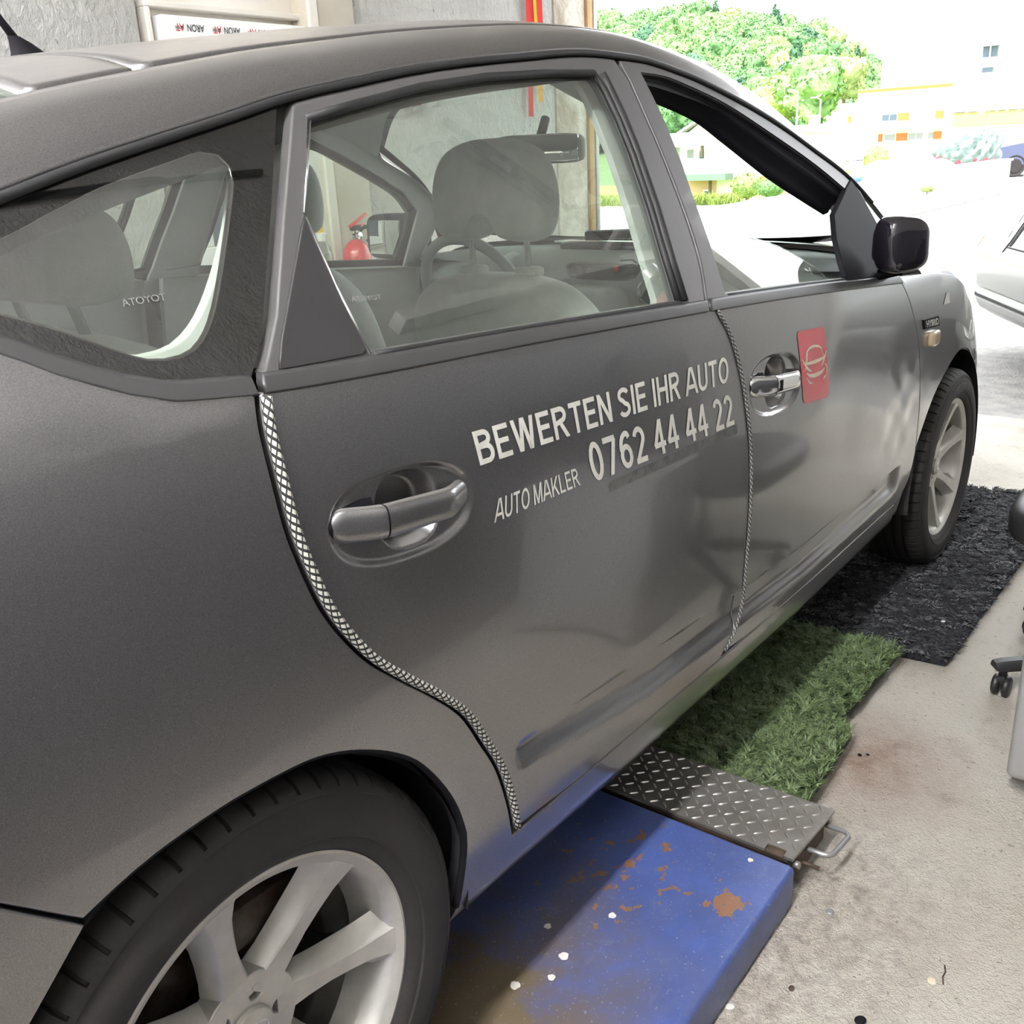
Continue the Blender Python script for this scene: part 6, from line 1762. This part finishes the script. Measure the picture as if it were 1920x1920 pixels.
b3 = empty('low_white_house', tuple(at(1520, 280, 0, 95)), label='low white house with a brick chimney behind the windscreen edge', cat='building')
co = np.array(b3.location)
gbox('wall', (1488, 244), (1556, 305), 95, 106, 'render_white', b3, co, 95); gbox('roof', (1482, 236), (1560, 246), 94.4, 107, 'render_white', b3, co, 95)
gbox('chimney', (1501, 220), (1512, 244), 97, 98.2, 'brick', b3, co, 95); gbox('chimney_cap', (1499, 216), (1514, 220.5), 96.8, 98.4, 'brick', b3, co, 95)

# --- the yard: low wall, covered vehicles
a, b = at(1640, 333, 2, .70), at(1885, 299, 2, .70)
wv = b - a; L = float(np.hypot(wv[0], wv[1])); ang = math.atan2(wv[1], wv[0])
lw = empty('low_wall', (a[0], a[1], 0), (0, 0, ang), label='low pale concrete wall along the edge of the yard', cat='wall')
n = 5
for i in range(n):
    bm = bmesh.new(); add_box(bm, (L * (i + .5) / n, 0, .34), (L / n - .012, .25, .68), .012, 1); bmobj('wall_panel', bm, 'stone', lw)
bm = bmesh.new(); add_box(bm, (L / 2, 0, .695), (L + .1, .32, .045), .01, 1); bmobj('coping', bm, 'stone', lw)
def car_body(root, L_, W_, H_, paint, glassm='far_glass', hood=.95):
    """small distant car: side profile lofted across, windows and wheels set on it; x is its length"""
    pr = [(0,.30),(0,.62),(.10,.80),(.9,hood),(1.35,1.0),(2.05,H_-.02),(2.5,H_),(L_-.9,H_-.06),(L_-.25,1.02),(L_-.03,.95),(L_,.70),(L_-.02,.32)]
    rows = []
    for f, inset in ((-1, .10), (-.97, .03), (-.80, .0), (0, 0), (.80, .0), (.97, .03), (1, .10)):
        rows.append([(x, f * W_ / 2 * (1 - .18 * max(0, (z - .95) / (H_ - .95 + 1e-6))), z - inset * .3 * (1 if z > .5 else -1)) for x, z in smooth_line(pr, .12)])
    G = np.array(rows); V, F = grid_geo(G); k = G.shape[1]; F += [tuple(range(k)), tuple(range((len(rows)-1)*k, len(rows)*k))[::-1]]
    bm = bmesh.new(); vs = [bm.verts.new(v) for v in V]
    for f in F:
        try: bm.faces.new([vs[i] for i in f])
        except ValueError: pass
    bmobj('body', bm, paint, root, True, 40)
    for s in (-1, 1):
        for xs in ((1.55, 2.05, 2.55, 2.6), (2.7, 2.72, L_-1.0, L_-.75)):
            x0, x1, x2, x3 = xs; zb, zt = 1.03, H_ - .10
            yb, yt = s * (W_/2*(1-.18*.1) + .006), s * (W_/2*(1-.18*.86) + .006)
            V = [(x0, yb, zb), (x3, yb, zb), (x2, yt, zt), (x1, yt, zt)]; meshobj('side_window', V, [(0,1,2,3)], glassm, root, smooth=False)
        for x in (.75, L_-.75):
            lathe('wheel', [(.001,-.10),(.19,-.10),(.20,-.08),(.29,-.10),(.31,-.06),(.31,.08),(.001,.08)], 'tyre', root, 24, 'y', c=(x, s*(W_/2 - .09), .31))
# covered saloon beside the wall
cc = at(1694, 352, 2, .25)
cv = empty('covered_car', (cc[0], cc[1], 0), (0, 0, math.radians(115)), label='low car under a white sheet with blue edges beside the low wall', cat='car')
bm = bmesh.new(); bmesh.ops.create_icosphere(bm, subdivisions=4, radius=1.0)
for v in bm.verts:
    x, y, z = v.co; x2 = math.copysign(abs(x) ** .7, x); y2 = math.copysign(abs(y) ** .7, y)
    v.co = Vector((x2 * 1.15, y2 * .72, .45 + z * .36 + .03 * math.sin(9*x + 5*y) + .02 * math.sin(17*y)))
bmobj('white_sheet', bm, 'tarp_white', cv, True, 60)
for x in (-1.02, 1.02): superell('sheet_corner', (x, .45, .50), (.26, .32, .16), 'tarp_blue', cv, .8, .8, n=10)
superell('bumper', (1.0, -.42, .32), (.30, .55, .20), 'grey_metal', cv, .5, .5, n=12); superell('tail_lamp', (.98, -.50, .48), (.14, .28, .05), 'lens_red', cv, .6, .6, n=10)
for x in (-.7, .7): lathe('wheel', [(.001,-.08),(.20,-.08),(.20,.08),(.001,.08)], 'tyre', cv, 20, 'y', c=(x, -.55, .20))
# tarpaulin covered pick-up
tc_ = at(1815, 268, 0, 30)
tp = empty('tarp_covered_car', (30, float(tc_[1]), 0), (0, 0, math.radians(100)), label='red car half hidden under a rumpled grey-green tarpaulin', cat='car')
bm = bmesh.new(); bmesh.ops.create_icosphere(bm, subdivisions=5, radius=1.0)
for v in bm.verts:
    x, y, z = v.co; x2 = math.copysign(abs(x) ** .75, x); y2 = math.copysign(abs(y) ** .7, y)
    w = .04 * math.sin(22*x + 9*z) + .03 * math.sin(14*y - 17*x) + .02*math.sin(40*x)
    v.co = Vector((x2 * (.85 + w), y2 * (.72 + w), .80 + z * .58 * (1 - .30 * max(0, x)) + w * .6))
bmobj('tarpaulin', bm, 'tarp', tp, True, 60)
superell('car_flank', (.05, 0, .50), (1.60, 1.30, .50), 'red_car', tp, .4, .4, n=16)
for x in (-.6, .6):
    for y in (-.55, .55): lathe('wheel', [(.001,-.08),(.28,-.08),(.28,.08),(.001,.08)], 'tyre', tp, 20, 'y', c=(x, y, .28))
sp_ = at(1898, 270, 0, 33)
sv = empty('navy_car', (33.0, float(sp_[1]) + .85, 0), (0, 0, math.radians(-62)), label='dark blue parked car at the right edge behind the low wall', cat='car')
car_body(sv, 4.3, 1.75, 1.62, 'navy')

# silver estate close outside the door, its rear corner in view
va = math.atan2(-.398, -.671)
sc_ = empty('silver_estate_car', (6.35, .05, 0), (0, 0, va), label='silver estate car parked just outside, its tail lamp corner showing at the right edge', cat='car')
def plan(inset, Lc=1.72, Wc=4.2, r=.22, n=9):
    pts = []; x0, x1, y0, y1 = inset, Lc - inset, inset, Wc - inset
    for cx, cy, a0 in ((x0 + r, y0 + r, 180), (x1 - r, y0 + r, 270), (x1 - r, y1 - r, 0), (x0 + r, y1 - r, 90)):
        for i in range(n + 1):
            a = math.radians(a0 + 90 * i / n); pts.append((cx + r*math.cos(a) , cy + r*math.sin(a)))
    return np.array(pts)
# y grows away from the door side: local +y must point along (.5,-.86)
lev = [(.27,.10),(.30,.05),(.36,.02),(.42,.035),(.44,.02),(.58,.0),(.66,.012),(.72,.04),(.95,.13),(1.15,.215),(1.34,.31),(1.42,.40),(1.44,.50)]
def P_at(z, extra=0.0):
    return plan(float(np.interp(z, [l[0] for l in lev], [l[1] for l in lev])) - extra)
G = []
for z, i in lev:
    p = plan(i)
    p = np.concatenate([p, p[:1]]); G.append(np.stack([p[:, 0], p[:, 1], np.full(len(p), z)], 1))
V, F = grid_geo(np.array(G)); k = len(G[0]); F.append(tuple(range((len(G)-1)*k, len(G)*k - 1)))
V = np.array(V); 
bm = bmesh.new(); vs = [bm.verts.new(v) for v in V]
for f in F:
    try: bm.faces.new([vs[i] for i in f])
    except ValueError: pass
bmesh.ops.remove_doubles(bm, verts=bm.verts, dist=1e-5)
bmobj('body', bm, 'silver', sc_, True, 50)
def patch(name, z0, z1, s0, s1, off, m, nz=6, ns=14):
    rows = []
    for z in np.linspace(z0, z1, nz):
        p = P_at(z, off); p = np.concatenate([p[20:], p[:20]]) ; d = np.concatenate([[0], np.cumsum(np.linalg.norm(np.diff(p, axis=0), axis=1))])
        # distance measured from the rear corner nearest the garage (its arc starts at index of (0, r))
        i0 = len(p) - 20; base = d[i0]
        sv_ = base + np.linspace(s0(z), s1(z), ns); rows.append(np.stack([np.interp(sv_, d, p[:, 0]), np.interp(sv_, d, p[:, 1]), np.full(ns, z)], 1))
    return grid(name, np.array(rows), m, sc_)
patch('tail_lamp', .665, .720, lambda z: .22, lambda z: .74, .006, 'lens_red')
patch('tail_lamp_lens', .720, 1.17, lambda z: .22, lambda z: .74 + (z - .7) * .10, .006, 'lens_clear')
for k_ in range(5): patch('tail_lamp_bulb', .745 + .085*k_, .785 + .085*k_, lambda z: .44, lambda z: .68 + (z - .7) * .10, .009, 'lens_red' if k_ == 1 else 'grey_metal', 3, 8)
patch('tailgate_gap', .70, 1.25, lambda z: .76 + (z - .7) * .10, lambda z: .79 + (z - .7) * .10, .003, 'dark')
patch('bumper_gap', .690, .698, lambda z: .74, lambda z: 1.75, .004, 'dark', 2, 30)
patch('lower_valance', .275, .37, lambda z: .02, lambda z: 1.85, .004, 'grey_metal', 4, 30)
patch('bumper_gap', .370, .382, lambda z: .02, lambda z: 1.85, .005, 'dark', 2, 30)
patch('rear_window', 1.02, 1.36, lambda z: .90 + (z-1.05)*.2, lambda z: 1.65, .006, 'far_glass', 6, 30)
for y in (.85, 3.4):
    for x in (.06, 1.66): lathe('wheel', [(.001,-.09),(.19,-.09),(.20,-.07),(.29,-.09),(.31,-.05),(.31,.09),(.001,.09)], 'tyre', sc_, 28, 'x', c=(x + (.05 if x < 1 else -.05), y, .31))
